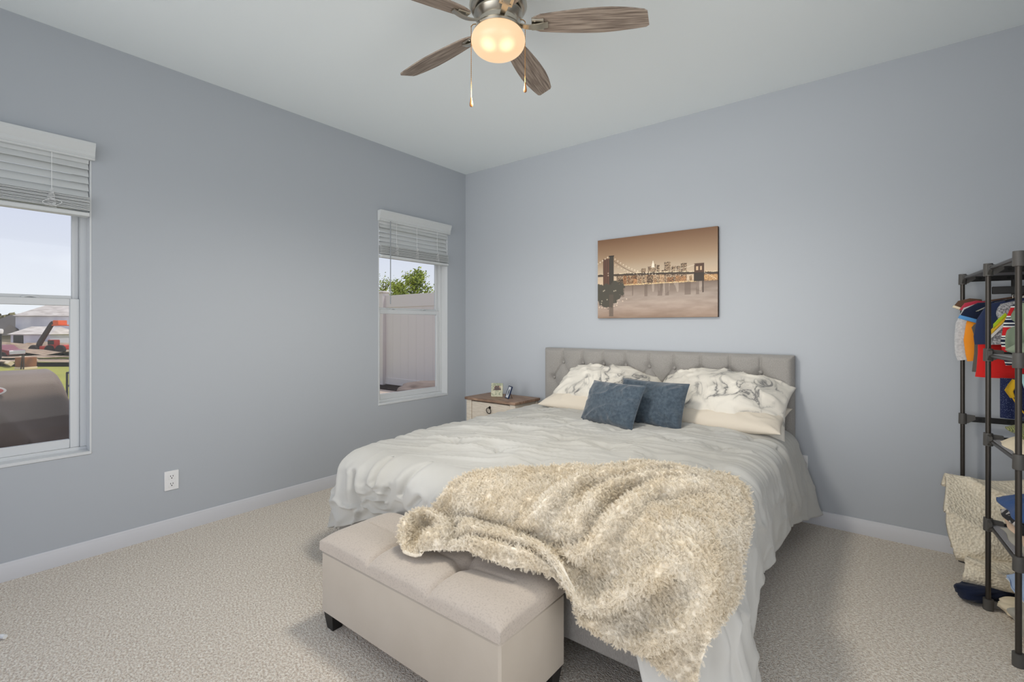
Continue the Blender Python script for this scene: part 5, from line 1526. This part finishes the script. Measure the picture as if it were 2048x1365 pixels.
# telehandler
def telehandler():
    d = 70.0; b = out_at(110, d, zground(d) + .0)
    r = thing('telehandler', tuple(b), 'red telehandler with its dark boom raised in front of the unfinished house', 'telehandler', rz=R(38.15))
    # local x runs left to right in the photo
    mb = MB(); mb.box((-1.4, -1, .75), (1.0, 1, 1.25), .1); mb.box((1.0, -.9, .7), (2.2, .9, 1.4), .12); mb.build('chassis', K['machred'], r, local=True)
    mb = MB(); mb.box((-.2, -1.0, 1.2), (.9, -.1, 2.15), .1); mb.build('cab', K['machred'], r, local=True)
    MB().box((-.1, -1.02, 1.45), (.8, -.98, 2.05), .02).build('cab_window', K['truckglass'], r, local=True)
    for x in (-2.1, .2, 1.75):
        w_ = MB(); w_.lathe([(.25, -.22), (.62, -.22), (.70, -.12), (.70, .12), (.62, .22), (.25, .22)], n=20, mat=Matrix.Translation((x, -1.0, .70)) @ Matrix.Rotation(R(90), 4, 'X'))
        o = w_.build('wheel', K['tyre'], r, local=True)
        MB().lathe([(0, -.2), (.3, -.2), (.3, .2), (0, .2)], n=12, mat=Matrix.Translation((x, -1.0, .70)) @ Matrix.Rotation(R(90), 4, 'X')).build('hub', K['machred'], o, local=True)
    mb = MB(); mb.tube([(-1.9, -.6, .9), (-1.6, -.6, 1.7), (.1, -.6, 4.4), (.35, -.6, 4.7)], [.30, .34, .30, .26], 4); mb.build('boom', K['boom'], r, local=True)
    mb = MB(); mb.tube([(.35, -.6, 4.7), (.75, -.6, 4.35)], .16, 6); mb.box((.6, -1.2, 4.15), (2.9, .2, 4.32), .04); mb.box((.8, -1.2, 4.3), (1.6, .2, 4.95), .04); mb.build('fork_carriage', K['machorange'], r, local=True)
telehandler()

# pickup truck
def pickup():
    d = 46.0; b = out_at(13, d, zground(d))
    r = thing('pickup_truck', tuple(b), 'dark red pickup truck parked by the rubble at the left edge of the large window', 'truck', rz=R(38.15))
    mb = MB(); mb.prism([(-2.0, -.8, .38), (1.0, -.8, .38), (1.02, -.8, .80), (.35, -.8, .92), (-.15, -.8, 1.30), (-1.0, -.8, 1.32), (-1.2, -.8, .95), (-2.0, -.8, .92)], (0, 1.6, 0)); mb.build('body', K['truckred'], r, local=True)
    MB().prism([(.22, -.82, .93), (-.18, -.82, 1.24), (-.92, -.82, 1.25), (-1.02, -.82, .96)], (0, .02, 0)).build('side_window', K['truckglass'], r, local=True)
    MB().box((.96, -.75, .42), (1.08, .75, .78), .03).build('grille', K['chrome'], r, local=True)
    for x in (-1.4, .5):
        MB().lathe([(0, -.12), (.30, -.12), (.34, 0), (.30, .12), (0, .12)], n=18, mat=Matrix.Translation((x, -.78, .34)) @ Matrix.Rotation(R(90), 4, 'X')).build('wheel', K['tyre'], r, local=True)
pickup()

# houses under construction
def house(u, d, W, D, hw, hr, wall, roof, label, hip=.25, rz=0, windows=(), marks=False, zb=None):
    b = out_at(u, d, zground(d) if zb is None else zb)
    r = thing('house', tuple(b), label, 'house', 'unfinished houses across the site', R(38.15 + rz))
    MB().box((-W / 2, -D / 2, 0), (W / 2, D / 2, hw), .03).build('walls', wall, r, local=True)
    e = .4; rx = W / 2 * hip
    V = [(-W / 2 - e, -D / 2 - e, hw), (W / 2 + e, -D / 2 - e, hw), (W / 2 + e, D / 2 + e, hw), (-W / 2 - e, D / 2 + e, hw), (-W / 2 + rx, 0, hw + hr), (W / 2 - rx, 0, hw + hr)]
    mb = MB(); mb.add(V, [(0, 1, 5, 4), (1, 2, 5), (2, 3, 4, 5), (3, 0, 4), (0, 3, 2, 1)]); mb.build('roof', roof, r, local=True, smooth=10)
    for (x, z, w_, h_) in windows:
        f = MB().box((x - w_ / 2, -D / 2 - .04, z - h_ / 2), (x + w_ / 2, -D / 2 + .02, z + h_ / 2), .01).build('window', K['truckglass'], r, local=True)
    if marks:
        mb = MB()
        for k in range(9): mb.box((-W / 2 + .9 + k * 1.35, -D / 2 - .02, 1.5), (-W / 2 + 1.5 + k * 1.35, -D / 2 - .01, 1.75), 0)
        mb.build('wrap_print', K['wrapmark'], r, local=True)
    return r
house(150, 118, 20, 9, 6.4, 3.4, K['housewrap'], K['roofpaper'], 'tallest unfinished house in pale wrap behind the telehandler boom', hip=.5, marks=True)
house(92, 108, 8.6, 7, 2.5, 1.7, K['housewrap'], K['roofpaper'], 'low garage wing with pale roof underlay, left of the telehandler boom', hip=.25, windows=[(-2.6, 1.2, 2.2, 2.2)], zb=-2.9)
gh = house(46, 138, 8, 8, 3.0, 3.2, K['taupewall'], K['greyroof'], 'grey-roofed house with a raw wood gable, left of the garage wing', hip=.5, windows=[(-2, 1.6, 1.2, 1.2)], zb=-3.2)
house(-6, 112, 8, 7, 2.6, 2.6, K['taupewall'], K['greyroof'], 'grey-roofed house at the left edge of the window, behind the lamp post', hip=.3, windows=[(1.5, 1.4, 1.6, 1.2), (3.6, 1.3, .9, 2)], zb=-3.4)
house(88, 170, 30, 10, 4.4, 3.6, K['taupewall'], K['greyroof'], 'long grey-roofed house on the skyline behind the other houses', hip=.2, zb=-2.6)
o = MB().prism([out_at(42, 133.2, .55), out_at(49, 133.2, .55), out_at(45.2, 133.2, -.45)], tuple(FWD * .9)).build('gable_panel', K['framing'], gh)
# tree line on the horizon: one wooded hill of countless trees
def treeline():
    r_ = np.random.default_rng(4); V = []; Fc = []
    for k in range(9000):
        u = -260 + 720 * r_.random(); dd = 215 + 30 * r_.random()
        top = 5.2 + 2.2 * float(vnoise(u * .03, 0, 5)) - 2.6 * float(sstep(50, 78, u)) + 1.0 * float(vnoise(u * .2, 2, 6))
        z = -3 + (top + 3) * r_.random() ** .7; c = out_at(u, dd, z); s = .9 + .9 * r_.random()
        n = Vector(r_.normal(0, 1, 3)).normalized(); a = n.orthogonal().normalized(); bb = n.cross(a); i0 = len(V)
        V += [c - a * s, c + bb * s * .7, c + a * s, c - bb * s * .7]; Fc.append((i0, i0 + 1, i0 + 2, i0 + 3))
    o = MB().add(V, Fc).build('woodland', K['leaf2'], smooth=0); o['kind'] = 'stuff'
    tag(o, 'olive-brown woodland along the horizon behind the houses', 'woodland')
treeline()
# heaps of dirt and debris on the site
for i, (u, dd, sz, lab) in enumerate(((12, 86, (6, 4, 2.2), 'long heap of excavated dirt in front of the grey-roofed houses'), (56, 92, (4, 3, 1.6), 'small dirt heap in front of the garage wing'), (128, 84, (7, 3, 1.2), 'low debris heap behind the red telehandler'))):
    lump('dirt_heap', out_at(u, dd, zground(dd) + .1), sz, K['dirt'], lab, 'dirt heap', 20 + i, R(38), 2.0, 'dirt heaps on the site', wr=.03)

lump('furniture_cover', out_at(872, 9.3, .03), (1.5, .9, .42), K['cover'], 'low brown covered patio seat in front of the white fence', 'covered seat', 33, R(20), 2.6)
